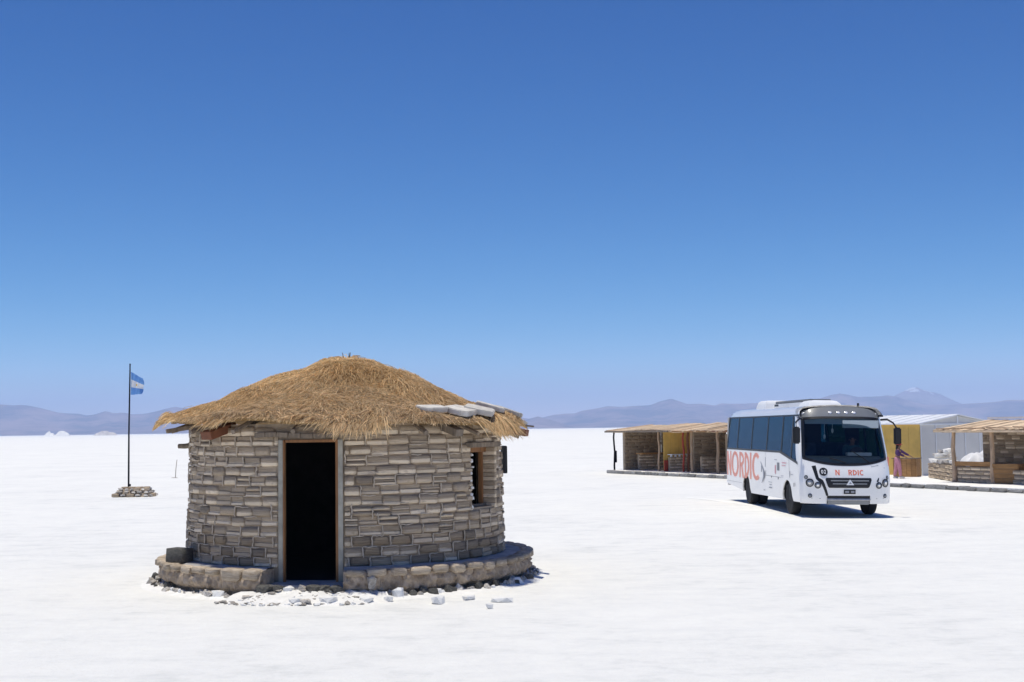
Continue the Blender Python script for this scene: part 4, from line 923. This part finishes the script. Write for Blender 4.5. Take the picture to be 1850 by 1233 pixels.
def face_bits(parent, P):
    f = Vector(P['face']).normalized(); c = Vector(P['jaw']) * .5 + Vector(P['crown']) * .5; sd = f.cross(Vector((0, 0, 1)))
    e = MB()
    for s in (-1, 1): e.lathe([(.001, -.008), (.009, -.004), (.009, .004), (.001, .008)], tuple(c + f * .083 + sd * .033 * s + Vector((0, 0, .012))), 'X', 8)
    e.build('eyes', M['hair'], parent, smooth=80)
    e = MB(); e.bar(c + f * .086 - Vector((0, 0, .055)) - sd * .022, c + f * .086 - Vector((0, 0, .055)) + sd * .022, .012, .010); e.build('mouth', M['redwood'], parent)
    e = MB()
    for s in (-1, 1): e.lathe([(.004, -.012), (.022, -.006), (.024, .004), (.004, .012)], tuple(c + sd * .085 * s), 'X' if abs(sd.x) > .7 else 'Y', 10)
    e.build('ears', M['skin'], parent, smooth=80)
# woman on the terrace, reaching over the box counter
pe = thing('person', 'person in red cap, purple top and pink trousers reaching towards a wooden counter', 'person', RW(18.95, 2.95, PH - .005))
PJ = dict(pelvis=(0, 0, .80), waist=(.02, 0, .93), chest=(.05, 0, 1.13), neck=(.06, 0, 1.28), jaw=(.085, 0, 1.345), crown=(.08, 0, 1.44), face=(1, 0.1, -.15),
          shoL=(.05, .16, 1.21), elbL=(.20, .22, 1.01), wriL=(.42, .17, .90), shoR=(.05, -.16, 1.21), elbR=(.27, -.21, 1.06), wriR=(.52, -.17, .94),
          hipL=(0, .085, .76), kneL=(-.03, .105, .43), ankL=(-.11, .12, .08), toeL=(.03, .13, .035), hipR=(0, -.085, .76), kneR=(.06, -.11, .43), ankR=(.08, -.13, .08), toeR=(.22, -.14, .035))
link('body', human(PJ, M['skin']), pe); face_bits(pe, PJ)
J = lambda k: PJ[k]
link('trousers', skin_mesh('trousers', [(J('pelvis'), .135), (J('waist'), .128), (J('hipL'), .112), (J('kneL'), .085), ((-.105, .12, .10), .062), (J('hipR'), .112), (J('kneR'), .085), ((.078, -.13, .10), .062)], [(0, 1), (0, 2), (2, 3), (3, 4), (0, 5), (5, 6), (6, 7)], M['pink']), pe)
link('top', skin_mesh('top', [((.02, 0, .90), .142), (J('chest'), (.155, .135)), ((.06, 0, 1.25), .075), (J('shoL'), .07), (J('elbL'), .058), ((.36, .185, .93), .045), (J('shoR'), .07), (J('elbR'), .058), ((.45, -.18, .975), .045)], [(0, 1), (1, 2), (1, 3), (3, 4), (4, 5), (1, 6), (6, 7), (7, 8)], M['purple']), pe)
link('hair', skin_mesh('hair', [((.045, 0, 1.42), .088), ((.02, 0, 1.35), .075), ((-.03, 0, 1.22), .04)], [(0, 1), (1, 2)], M['hair']), pe)
mb = MB(); mb.lathe([(.10, 0), (.112, .03), (.10, .075), (.06, .105), (.01, .115)], (.075, 0, 1.435), 'Z', 16); mb.lathe([(.10, 0), (.155, -.012), (.155, -.004), (.10, .012)], (.09, 0, 1.438), 'Z', 16)
mb.build('cap', M['redcap'], pe, smooth=70)
for s, y in ((-.09, .125), (.10, -.135)): MB().tube([(-.06 + s, y, .05), (.03 + s, y, .055), (.14 + s, y, .035)], [.045, .05, .035], 8).build('shoe', M['shoe'], pe)
mb = MB().box(-.12, .1, -.32, .26, -.005, .03); 

# ------------------------------------------------------------------ the bus  (x to the viewer's right, y rearward, z up)
bus = thing('minibus', 'white minibus with orange lettering on its side parked on the salt', 'minibus', BUS_LOC, (0, BUS_T, BUS_H))
HW = 1.19; BL = 9.4
YF = ([.3, .6, 1.0, 1.25, 1.46, 2.66, 2.95], [.10, .03, 0.0, .05, .12, .55, .80])
def yf(z): return float(np.interp(z, *YF))
def hw(z): return float(np.interp(z, [.42, .6, 1.75, 2.75, 2.88, 2.95], [1.15, 1.19, 1.19, 1.105, 1.05, .98]))
def FS(x, z, off=0.0):                                       # front surface point, off outwards (towards -y)
    w = hw(min(z, 2.75)); return (x, yf(z) + 0.30 * min(1.15, abs(x) / w) ** 7 + 0.05 * (abs(x) / w) ** 2 - off, z)
def SS(y, z, off=0.0, s=-1): return (s * (hw(z) + off), y, z)
# lower side panels with wheel arches
def arch(yc, r=.53, zc=.47, n=14): return [(yc + r * cos(t), zc + r * sin(t)) for t in np.linspace(0, pi, n)]
FW_Y, RW_Y = 1.62, 6.57
def sidep(s):
    low = [(0.36, .50), (0.36, .47), (FW_Y - .53, .46)] + arch(FW_Y)[::-1] + [(RW_Y - .53, .44)] + arch(RW_Y)[::-1] + [(RW_Y + .53, .47), (BL, .62), (BL, 1.73), (2.47, 1.73), (0.55, 1.47), (.44, 1.40)]
    mb = MB(); mb.prism(low, lambda p, d: (s * (hw(min(p[1], 1.7)) - d), p[0], p[1]), 0.04); return mb
for s in (-1, 1): sidep(s).build('side_panel', M['paint'], bus)
# front fascia
xs = np.linspace(-1, 1, 41)
def fgrid(z0f, z1f, nz_, xr=1.0, off=0.0):
    P = []
    for a in xs:
        x01 = a * xr; P.append([FS(a * xr * hw(z0f(a) + (z1f(a) - z0f(a)) * k / nz_), z0f(a) + (z1f(a) - z0f(a)) * k / nz_, off) for k in range(nz_ + 1)])
    return P
wsb = lambda a: 1.445 + 0.17 * abs(a) ** 2.5; wst = lambda a: 2.68 - 0.05 * abs(a) ** 4
gapx = lambda a: 0.64 if abs(a) < 0.47 else 0.46
fb = MB().grid(fgrid(lambda a: 0.66 if abs(a) < .475 else .45, lambda a: wsb(a) - .005, 16)); 
fbo = fb.build('front_panel', M['paint'], bus, smooth=50)
# windscreen, pillars, visor, roof
wsx = 0.92
MB().grid(fgrid(lambda a: wsb(a) + .0, wst, 12, wsx, -0.004)).build('windscreen', M['windglass'], bus, smooth=80)
def strip(zc, xa, xb, w, off, n=24):                           # black rubber edge along the windscreen
    return [[FS(xa + (xb - xa) * i / n, zc(i / n) + w * k, off) for k in (-.5, .5)] for i in range(n + 1)]
mb = MB(); e = wsx
mb.slab([[FS(a * e * hw(wsb(a)), wsb(a) - .025, .006), FS(a * e * hw(wsb(a)), wsb(a) + .04, .006)] for a in xs], (0, .02, 0))
mb.slab([[FS(a * e * hw(wst(a)), wst(a) - .035, .006), FS(a * e * hw(wst(a)), wst(a) + .02, .006)] for a in xs], (0, .02, 0))
for s in (-1, 1):
    zz = np.linspace(wsb(1) - .02, wst(1) + .02, 12)
    mb.slab([[FS(s * (e * hw(z) - .05), z, .007), FS(s * (e * hw(z) + .012), z, .007)] for z in zz], (0, .02, 0))
mb.build('windscreen_seal', M['black'], bus, smooth=50)
for s in (-1, 1):
    zz = np.linspace(1.42, 2.74, 14)
    mb = MB(); P = [[FS(s * (e * hw(z) + t * (hw(z) - e * hw(z))), z) for t in (0, .35, .7, 1.0)] + [(s * hw(z), yf(z) + .50, z), (s * (hw(z) - .05), yf(z) + .50, z)] for z in zz]
    mb.grid(P).build('pillar', M['paint'], bus, smooth=60)
vz = lambda a: 2.70 - .05 * abs(a) ** 4
MB().grid([[FS(a * hw(2.72) * (1 - .02 * k), vz(a) + (2.965 - .13 * abs(a) ** 3 - vz(a)) * k / 6, .012 * sin(pi * k / 6)) for k in range(7)] for a in xs]).build('visor', M['visor'], bus, smooth=60)
# roof shell incl. white band above the windows
RP = [(-1.108, 2.72), (-1.10, 2.80), (-1.065, 2.875), (-.98, 2.935), (-.8, 2.97), (-.4, 3.0), (0, 3.01)]
RP = RP + [(-x, z) for x, z in RP[-2::-1]]
P = []
for y in [0.0, .15, .4, .8, 1.5, 3, 4.5, 6, 7.5, 8.8, 9.25, BL]:
    sh2 = 1 - .04 * max(0, (y - 8.8) / .6) ** 2
    P.append([(x * sh2, max(y + .84 - (2.965 - z) * 1.1 if y < .5 else y + .0, 0.55 if z < 2.8 else .6) if y < .9 else y, z - .06 * max(0, (y - 8.8) / .6) ** 2 - (.035 if y == 0 else 0)) for x, z in RP])
MB().grid(P).build('roof', M['paint'], bus, smooth=60)
MB().box(-1.17, 1.17, BL - .04, BL, .55, 2.74).build('rear_panel', M['paint'], bus, bevel=.01)
# window band
panes = [(9.30, 7.90), (7.84, 5.95), (5.87, 4.02), (3.94, 2.34)]
for s in (-1, 1):
    fr = MB()
    for y0, y1, z0, z1 in ((0.62, 9.38, 2.70, 2.745), (2.3, 9.38, 1.71, 1.765), (9.3, 9.385, 1.76, 2.71)): fr.slab([[SS(y0, z0, .004, s), SS(y0, z1, .004, s)], [SS(y1, z0, .004, s), SS(y1, z1, .004, s)]], (-s * .04, 0, 0))
    for y in (7.87, 5.91, 3.98, 2.26, 1.22): fr.slab([[SS(y - .045, 1.755 if y > 2 else 1.6, .003, s), SS(y - .045, 2.71, .003, s)], [SS(y + .045, 1.755 if y > 2 else 1.6, .003, s), SS(y + .045, 2.71, .003, s)]], (-s * .04, 0, 0))
    fr.slab([[SS(2.36, 1.70, .004, s), SS(2.36, 1.77, .004, s)], [SS(.52, 1.44, .004, s), SS(.55, 1.51, .004, s)]], (-s * .04, 0, 0))
    fr.build('window_frame', M['black'], bus, smooth=30)
    for a, b in panes: MB().slab([[SS(a, 1.76, -.004, s), SS(a, 2.2, -.004, s), SS(a, 2.71, -.004, s)], [SS(b, 1.76, -.004, s), SS(b, 2.2, -.004, s), SS(b, 2.71, -.004, s)]], (-s * .006, 0, 0)).build('side_window', M['sideglass'], bus)
    MB().prism([(2.21, 1.74), (1.265, 1.605), (1.265, 2.705), (2.21, 2.705)], lambda p, d: SS(p[0], p[1], -.004 - d, s), .006).build('side_window', M['sideglass'], bus)
    MB().prism([(1.175, 1.59), (.68, 1.52), (.62, 1.6), (1.0, 2.705), (1.175, 2.705)], lambda p, d: SS(p[0], p[1], -.004 - d, s), .006).build('side_window', M['sideglass'], bus)
# cabin
MB().box(-1.12, 1.12, .75, BL - .05, .80, .86).build('cabin_floor', M['lining'], bus)
MB().box(-1.05, 1.05, 1.1, BL - .1, 2.80, 2.84).build('headlining', M['lining'], bus)
MB().box(-1.0, -.05, 2.35, 2.39, .87, 2.7).build('partition', M['lining'], bus); MB().box(.62, 1.0, 2.35, 2.39, .87, 2.7).build('partition', M['lining'], bus)
mb = MB(); mb.slab([[FS(x, 1.45, -.03), FS(x, 1.63, -.09), (x, .60, 1.67), (x, .95, 1.52), (x, 1.0, .87)] for x in np.linspace(-.98, .98, 9)], (0, 0, -.05)); mb.build('dashboard', M['dash'], bus, smooth=40)
MB().box(.10, .74, .42, .62, 1.675, 1.76).build('dash_tray', M['paper'], bus, bevel=.01)
MB().box(.0, .95, .50, .54, 2.40, 2.60).build('sun_blind', M['sunshade'], bus); MB().slab([[FS(x, 2.50, -.05), FS(x, 2.66, -.05)] for x in np.linspace(-.95, .98, 9)], (0, .01, 0)).build('tinted_band', M['sunshade'], bus)
MB().lathe([(.19, -.012), (.215, -.012), (.22, .0), (.215, .012), (.19, .012)], (.50, .95, 1.68), 'Y', 20).build('steering_wheel', M['black'], bus, smooth=60)
def seat_at(x, y):
    mb = MB(); mb.box(x - .22, x + .22, y, y + .45, 1.22, 1.34); mb.add([(x - .21, y + .38, 1.34), (x + .21, y + .38, 1.34), (x + .21, y + .48, 1.34), (x - .21, y + .48, 1.34), (x - .2, y + .50, 2.0), (x + .2, y + .50, 2.0), (x + .2, y + .58, 2.0), (x - .2, y + .58, 2.0)], [(0, 3, 2, 1), (4, 5, 6, 7), (0, 1, 5, 4), (1, 2, 6, 5), (2, 3, 7, 6), (3, 0, 4, 7)])
    mb.box(x - .12, x + .12, y + .1, y + .3, .86, 1.22); return mb.build('seat', M['seat'], bus, bevel=.03)
seat_at(.50, 1.25); seat_at(-.55, 1.3)
for k in range(7):
    for x in (-.85, -.4, .4, .85): seat_at(x, 2.7 + k * .9)
for (x, h_) in ((-.45, .34), (-.24, .18)):
    MB().tube([(x, .62, 2.55), (x, .62, 2.55 - h_)], .006, 5).build('pennant_cord', M['paper'], bus); MB().lathe([(.01, -.06), (.03, -.02), (.03, .03), (.01, .07)], (x, .62, 2.5 - h_), 'Z', 8).build('pennant', M['paper'], bus)
# underbody and wheel wells
MB().box(-.95, .95, .55, 9.1, .52, .74).build('chassis', M['black'], bus)
for yc in (FW_Y, RW_Y):
    for s in (-1, 1):
        A = arch(yc, .535, .46, 14); mb = MB(); mb.grid([[(s * 1.165, y, z), (s * .62, y, z)] for y, z in A]); mb.build('wheel_well', M['black'], bus, smooth=60)
    mb = MB(); mb.tube([(-.8, yc, .44), (.8, yc, .44)], .07, 8); mb.build('axle', M['black'], bus)
tyre_p = [(.27, -.11), (.36, -.125), (.40, -.12), (.422, -.09), (.425, 0), (.422, .09), (.40, .12), (.36, .125), (.27, .11)]
ty = MB().lathe(tyre_p, (0, 0, 0), 'X', 32).mesh('tyre', M['rubber'], 40)
rim_ = MB().lathe([(.02, -.10), (.09, -.10), (.10, -.055), (.18, -.03), (.24, -.05), (.272, -.105), (.276, .10), (.02, .08)], (0, 0, 0), 'X', 28)
for k in range(8): a = 2 * pi * k / 8; rim_.lathe([(.012, -.075), (.012, -.03)], (0, .14 * cos(a), .14 * sin(a)), 'X', 6)
rim_ = rim_.mesh('rim', M['steel'], 35)
def wheel(x, y, s):
    w = bpy.data.objects.new('wheel', None); C.objects.link(w); w.parent = bus; w.location = (x, y, .515); w.rotation_euler = (0, 0, 0 if s < 0 else pi); w.empty_display_size = .2
    link('tyre', ty, w); link('rim', rim_, w)
wheel(-1.01, FW_Y, -1); wheel(1.01, FW_Y, 1); wheel(-1.0, RW_Y, -1); wheel(1.0, RW_Y, 1); wheel(-.72, RW_Y, -1); wheel(.72, RW_Y, 1)
for s in (-1, 1): MB().box(s * .9 - .12 if s > 0 else -1.02, s * .9 + .12 if s > 0 else -.78, RW_Y + .52, RW_Y + .54, .22, .7).build('mudflap', M['rubber'], bus)
# front details
def decal(poly, off, d=0.012):
    return MB().prism(poly, lambda p, dd: FS(p[0], p[1], off - dd), d)
def fan_strip(pts, w, off):
    P = []
    for i, (x, z) in enumerate(pts):
        x0, z0 = pts[max(0, i - 1)]; x1, z1 = pts[min(len(pts) - 1, i + 1)]; L = sqrt((x1 - x0) ** 2 + (z1 - z0) ** 2); nx_, nz_ = -(z1 - z0) / L, (x1 - x0) / L
        ww = w[i] if isinstance(w, list) else w
        P.append([FS(x - nx_ * ww / 2, z - nz_ * ww / 2, off), FS(x + nx_ * ww / 2, z + nz_ * ww / 2, off)])
    return MB().slab(P, (0, .012, 0))
fan_strip([(-.87, 1.42), (-.84, 1.27), (-.80, 1.10), (-.70, 1.02), (-.66, .95), (-.60, .80), (-.555, .66)], [.10, .085, .08, .10, .075, .065, .06], .006).build('trim_strip', M['black'], bus)
fan_strip([(.80, 1.12), (.755, 1.02)], [.02, .05], .006).build('trim_strip', M['black'], bus)
gz0, gz1 = [.86, .885, .95, 1.07, 1.115], [.50, .535, .56, .60, .585]
gr = MB().slab([[FS(t * w_, z, .012) for z, w_ in zip(gz0, gz1)] for t in np.linspace(-1, 1, 17)], (0, .02, 0)).build('grille', M['black'], bus)
for z, a, b in ((1.045, -.47, .52), (.965, -.42, .47)): MB().slab([[FS(x, z - .014, .026), FS(x, z + .014, .026)] for x in np.linspace(a, b, 9)], (0, .015, 0)).build('grille_bar', M['grey'], gr)
em = MB(); em.prism([(-.075, .935), (.125, .935), (.025, 1.075)], lambda p, d: FS(p[0], p[1], .045 - d), .03); em.build('emblem', M['lensw'], gr)
em = MB(); em.prism([(-.012, .962), (.062, .962), (.025, 1.015)], lambda p, d: FS(p[0], p[1], .049 - d), .004); em.build('emblem_core', M['greyprint'], gr)
ptx = MB().slab([[FS(x, .705, .02), FS(x, .815, .02)] for x in (-.13, .17)], (0, .015, 0)).build('number_plate', M['black'], bus)
for x0, x1 in ((-.10, .0), (.05, .14)): MB().slab([[FS(x, .735, .024), FS(x, .785, .024)] for x in (x0, x1)], (0, .003, 0)).build('plate_characters', M['greyprint'], ptx)
# bumper
MB().slab([[FS(x, .59, .0), FS(x, .665, .0)] for x in np.linspace(-.56, .56, 15)], (0, .12, 0)).build('air_slot', M['black'], bus)
bp_ = MB(); bp_.slab([[FS(x, .53, .03), FS(x, .555, .045), FS(x, .588, .03)] for x in np.linspace(-.56, .56, 15)], (0, .1, 0)); bp_.build('bumper', M['steel'], bus, bevel=.004)
MB().slab([[FS(x, .43, .0), FS(x, .525, .015)] for x in np.linspace(-.54, .54, 15)], (0, .1, 0)).build('bumper_lower', M['grey'], bus)
for s in (-1, 1): MB().slab([[FS(s * .565, .45, 0), FS(s * .565, .66, 0)], [(s * .565, .3, .45), (s * .565, .3, .66)]], (s * .01, 0, 0)).build('bumper_cheek', M['paint'], bus)
def FM(x, z, off=0.0):
    """frame on the front panel: local z points out of the surface"""
    p = Vector(FS(x, z)); e = .02; tx = (Vector(FS(x + e, z)) - Vector(FS(x - e, z))).normalized(); tz = (Vector(FS(x, z + e)) - Vector(FS(x, z - e))).normalized()
    n_ = tx.cross(tz).normalized(); tz = n_.cross(tx)
    m = Matrix((tx, tz, n_)).transposed().to_4x4(); m.translation = p + n_ * off; return m
def lamp(x, z, r, nm, lens='lens', ringm='black'):
    m = FM(x, z)
    o = MB().lathe([(r * .98, -.03), (r * 1.12, -.02), (r * 1.14, .010), (r * .96, .013), (r * .93, .002), (r * .5, -.004), (.002, -.005)], axis='Z', n=20).build(nm, M[ringm], bus, smooth=50, mtx=m)
    MB().lathe([(r * .93, -.002), (r * .88, .008), (r * .5, .016), (.002, .019)], axis='Z', n=18).build('lens', M[lens], o, smooth=60)
    if r > .06: MB().lathe([(r * .42, .012), (r * .40, .020), (r * .3, .022), (.002, .020)], axis='Z', n=12).build('bulb_cover', M['chrome'], o, smooth=60)
for s in (-1, 1):
    lamp(s * .985, 0.985, .095, 'headlight'); lamp(s * .795, .925, .075, 'headlight'); lamp(s * 1.06, 1.125, .045, 'indicator'); lamp(s * .975, .655, .048, 'fog_lamp')
    fan_strip([(s * .95, .59), (s * .72, .585)], .012, .004).build('panel_groove', M['grey'], bus)
    fan_strip([(s * .62, 1.40), (s * .80, 1.435), (s * 1.0, 1.37)], .016, .004).build('bonnet_crease', M['greyprint'], bus) if s > 0 else None
for x in (-.28, -.06, .15, .36): lamp(x, 2.80, .045, 'marker_lamp', 'lensw', 'chrome')
for s in (-1, 1): lamp(s * .97, 2.775, .035, 'marker_lamp', 'lensw', 'chrome')
# wipers
for xa, za, xb, zb in ((-.05, 1.5, -.45, 1.62), (.62, 1.48, .15, 1.80)): MB().tube([FS(xa, za, .015), FS((xa + xb) / 2, (za + zb) / 2 + .01, .03), FS(xb, zb, .014)], .011, 6).build('wiper', M['black'], bus)
# mirrors
for s, zt in ((-1, 2.5), (1, 2.5)):
    ar = MB(); ar.tube([(s * 1.04, .60, 2.62), (s * 1.16, .44, 2.63), (s * 1.28, .33, 2.54), (s * (1.36 if s > 0 else 1.28), .28, 2.40)], [.028, .026, .022, .02], 7); ao = ar.build('mirror_arm', M['black'], bus, smooth=60)
    x0 = s * 1.37 if s > 0 else -1.285
    mb = MB(); mb.box(x0 - .095, x0 + .095, .22, .33, 1.98, 2.42); mo_ = mb.build('mirror', M['black'], bus, bevel=.03)
    MB().box(x0 - .08, x0 + .08, .333, .338, 2.0, 2.40).build('mirror_glass', M['chrome'], mo_)
# roof units
def pod(x0, x1, y0, y1, z0, h, ins, nm, m):
    mb = MB(); q = [(0, 0), (.12, .5), (.3, .85), (.6, 1)]
    rings = [[(x0 + i_ * ins, y0 + i_ * ins), (x1 - i_ * ins, y0 + i_ * ins), (x1 - i_ * ins, y1 - i_ * ins), (x0 + i_ * ins, y1 - i_ * ins)] for i_, _ in q]
    for a in range(3): 
        for k in range(4):
            mb.add([(*rings[a][k], z0 + h * q[a][1]), (*rings[a][(k + 1) % 4], z0 + h * q[a][1]), (*rings[a + 1][(k + 1) % 4], z0 + h * q[a + 1][1]), (*rings[a + 1][k], z0 + h * q[a + 1][1])], [(0, 1, 2, 3)])
    mb.add([(*p, z0 + h) for p in rings[3]], [(0, 1, 2, 3)])
    return mb.build(nm, m, bus, smooth=40, bevel=.02)
pod(-.60, .45, 6.6, 7.8, 2.975, .27, .25, 'air_conditioner', M['dusty']); pod(-.52, .42, 1.9, 3.0, 2.99, .17, .4, 'roof_pod', M['dusty'])
MB().box(-.25, .40, 2.9, 6.8, 3.15, 3.21).build('roof_panel', M['grey'], bus, bevel=.02); MB().box(-.30, .42, 2.8, 6.7, 2.99, 3.13).build('roof_duct', M['dusty'], bus)
MB().box(-.62, -.6, 4.9, 5.3, 3.03, 3.09).build('vent', M['black'], bus)
MB().tube([(.55, .95, 2.98), (.55, .95, 3.06)], .03, 8).build('aerial', M['black'], bus)
# lettering: strokes as flat raised letter shapes
def glyph(ch, w=1.0, h=1.0, t=.26):
    """list of convex quads/polys in a unit box, bold grotesque"""
    def ring(cx, cy, rx, ry, a0, a1, n=18, tx=t, ty=t):
        out = []
        for k in range(n):
            a, b = a0 + (a1 - a0) * k / n, a0 + (a1 - a0) * (k + 1) / n
            out.append([(cx + rx * cos(a), cy + ry * sin(a)), (cx + rx * cos(b), cy + ry * sin(b)), (cx + (rx - tx) * cos(b), cy + (ry - ty) * sin(b)), (cx + (rx - tx) * cos(a), cy + (ry - ty) * sin(a))])
        return out
    tv = t; th = t * .62
    R_ = lambda x0, x1, y0, y1: [(x0, y0), (x1, y0), (x1, y1), (x0, y1)]
    if ch == 'N': return [R_(0, tv, 0, 1), R_(1 - tv, 1, 0, 1), [(0.0, 1), (tv * 1.1, 1), (1, 0), (1 - tv * 1.1, 0)]]
    if ch == 'O': return ring(.5, .5, .5, .5, 0, 2 * pi, 28, tv * .95, th)
    if ch == 'I': return [R_(0, 1, 0, 1)]
    if ch == 'D': return [R_(0, tv, 0, 1)] + ring(tv * .5, .5, 1 - tv * .5, .5, -pi / 2, pi / 2, 18, tv, th) + [R_(tv * .4, tv, 1 - th, 1), R_(tv * .4, tv, 0, th)]
    if ch == 'C': return ring(.55, .5, .55, .5, pi * .27, pi * 1.73, 24, tv, th)
    if ch == 'R': return [R_(0, tv, 0, 1)] + ring(tv * .8, .72, 1 - tv * .8, .28, -pi / 2, pi / 2, 14, tv, th * .8) + [R_(tv * .5, tv, 1 - th * .8, 1), R_(tv * .5, tv, .44, .44 + th * .8), [(.35, .48), (.35 + tv * 1.15, .48), (1, 0), (1 - tv * 1.2, 0)]]
    if ch == '0': return ring(.5, .5, .5, .5, 0, 2 * pi, 20, tv, th)
    if ch == '2': return ring(.5, .72, .45, .28, -.15, pi, 12, tv, th) + [[(.62, .62), (.93, .62), (.45, 0), (.08, 0)], R_(.08, .95, 0, th)]
def letters(word, fn, name, m, parent, off=.004):
    for ch, x0, x1, z0, z1, t in word:
        mb = MB()
        for k, poly in enumerate(glyph(ch, t=t)): 
            mb.prism([(x0 + (x1 - x0) * p[0], z0 + (z1 - z0) * p[1]) for p in poly], lambda p, d: fn(p[0], p[1], off + .0002 * (k % 3) - d), .004)
        mb.build(name, m, parent, smooth=0, weld=False)
zb, zt = .86, 1.655
side_word = [('N', 9.36, 8.72, zb + .02, zt, .25), ('O', 8.66, 7.62, zb, zt + .01, .22), ('R', 7.52, 6.86, zb, zt, .27), ('D', 6.76, 6.14, zb, zt, .28), ('I', 6.06, 5.86, zb, zt, 1), ('C', 5.76, 4.78, zb - .01, zt + .01, .24)]
letters(side_word, lambda y, z, o: SS(y, z, o, -1), 'letter', M['salmon'], bus)
letters([(c, 9.7 - x0 + .9 - 4.8, 9.7 - x1 + .9 - 4.8, z0, z1, t) for c, x0, x1, z0, z1, t in side_word], lambda y, z, o: SS(y + 4.0, z, o, 1), 'letter', M['salmon'], bus)
letters([('N', -.335, -.225, 1.185, 1.32, .26), ('R', .005, .10, 1.185, 1.32, .28), ('D', .12, .225, 1.185, 1.32, .28), ('I', .245, .275, 1.185, 1.32, 1), ('C', .295, .405, 1.185, 1.32, .26)], FS, 'letter', M['orange'], bus, .005)
rd = MB(); cx, cz = -.64, 1.27
rd.lathe([(.108, -.02), (.108, .006), (.002, .006), (.002, -.02)], axis='Z', n=24); rdo = rd.build('number_roundel', M['black'], bus, mtx=FM(cx, cz))
letters([('0', cx - .062, cx - .006, cz - .05, cz + .05, .3), ('2', cx + .006, cx + .062, cz - .05, cz + .05, .3)], FS, 'digit', M['lensw'], bus, .016)
# small side marks: slim swoosh emblem, text lines, stickers, door and hatch joints
def smark(y0, y1, z0, z1, m, nm, off=.003): return MB().slab([[SS(y0, z0, off, -1), SS(y0, z1, off, -1)], [SS(y1, z0, off, -1), SS(y1, z1, off, -1)]], (.002, 0, 0)).build(nm, M[m], bus)
sw_ = MB()
for k in range(12):
    t0, t1 = k / 12, (k + 1) / 12; f_ = lambda t: (4.55 - .28 * sin(t * pi * 1.15) , .80 + .62 * t); g_ = lambda t: .02 + .075 * sin(pi * t)
    (ya, za), (yb, zb_) = f_(t0), f_(t1); sw_.slab([[SS(ya - g_(t0), za, .003), SS(ya + g_(t0), za, .003)], [SS(yb - g_(t1), zb_, .003), SS(yb + g_(t1), zb_, .003)]], (.002, 0, 0))
sw_.build('emblem', M['greyprint'], bus); smark(4.62, 4.52, 1.12, 1.30, 'greyprint', 'emblem_bar'); smark(4.12, 4.06, 1.28, 1.56, 'greyprint', 'emblem_bar')
for y0, y1, z0, z1, m in ((2.98, 2.86, 1.12, 1.36, 'pinkprint'), (2.72, 2.46, 1.22, 1.44, 'grey'), (2.2, 1.72, 1.43, 1.46, 'pinkprint'), (2.2, 1.80, 1.36, 1.385, 'pinkprint'), (3.02, 2.74, 1.50, 1.52, 'greyprint'), (2.3, 2.02, 1.09, 1.10, 'greyprint'), (2.3, 2.02, 1.05, 1.06, 'greyprint'), (3.72, 3.3, .86, .875, 'greyprint'), (3.62, 3.36, .79, .81, 'greyprint'), (3.66, 3.32, .70, .73, 'greyprint'), (3.4, 3.34, 1.0, 1.05, 'black'), (2.62, 2.56, .98, 1.04, 'black'), (.93, .88, .85, .95, 'black'), (1.35, 1.31, 1.10, 1.24, 'greyprint'), (1.24, 1.02, 1.15, 1.165, 'greyprint'), (4.3, 4.18, .60, .63, 'greyprint')):
    smark(y0, y1, z0, z1, m, 'sticker')
for y in (4.08, 1.42): smark(y + .006, y - .006, .48, 1.70 if y > 2 else 1.56, 'grey', 'door_joint')
smark(4.08, 2.3, 1.035, 1.045, 'grey', 'hatch_joint'); smark(9.3, 7.2, .70, .708, 'grey', 'hatch_joint')
# driver
dv = thing('person', 'driver in a teal shirt sitting behind the windscreen of the minibus', 'person', bus.matrix_basis @ Vector((.50, 1.40, 1.34)), (0, BUS_T, BUS_H))
DJ = dict(pelvis=(0, .05, .09), waist=(0, .05, .24), chest=(0, -.02, .46), neck=(0, -.06, .63), jaw=(0, -.10, .70), crown=(0, -.09, .80), face=(-.2, -1, -.1),
          shoL=(.19, -.03, .54), elbL=(.25, -.20, .34), wriL=(.14, -.38, .40), shoR=(-.19, -.03, .54), elbR=(-.26, -.20, .34), wriR=(-.15, -.38, .40),
          hipL=(.10, .02, .08), kneL=(.13, -.42, .10), ankL=(.13, -.42, -.38), toeL=(.13, -.55, -.44), hipR=(-.10, .02, .08), kneR=(-.13, -.42, .10), ankR=(-.13, -.42, -.38), toeR=(-.13, -.55, -.44))
link('body', human(DJ, M['skin']), dv); face_bits(dv, DJ)
link('shirt', skin_mesh('shirt', [((0, .05, .14), .145), (DJ['chest'], (.17, .13)), ((0, -.05, .59), .08), (DJ['shoL'], .078), (DJ['elbL'], .062), ((.17, -.32, .38), .045), (DJ['shoR'], .078), (DJ['elbR'], .062), ((-.18, -.32, .38), .045)], [(0, 1), (1, 2), (1, 3), (3, 4), (4, 5), (1, 6), (6, 7), (7, 8)], M['teal']), dv)
link('trousers', skin_mesh('trousers', [(DJ['pelvis'], .125), (DJ['hipL'], .105), (DJ['kneL'], .078), ((.13, -.42, -.34), .055), (DJ['hipR'], .105), (DJ['kneR'], .078), ((-.13, -.42, -.34), .055)], [(0, 1), (1, 2), (2, 3), (0, 4), (4, 5), (5, 6)], M['jeans']), dv)
link('hair', skin_mesh('hair', [((0, -.055, .81), .088), ((0, -.02, .75), .075)], [(0, 1)], M['hair']), dv)
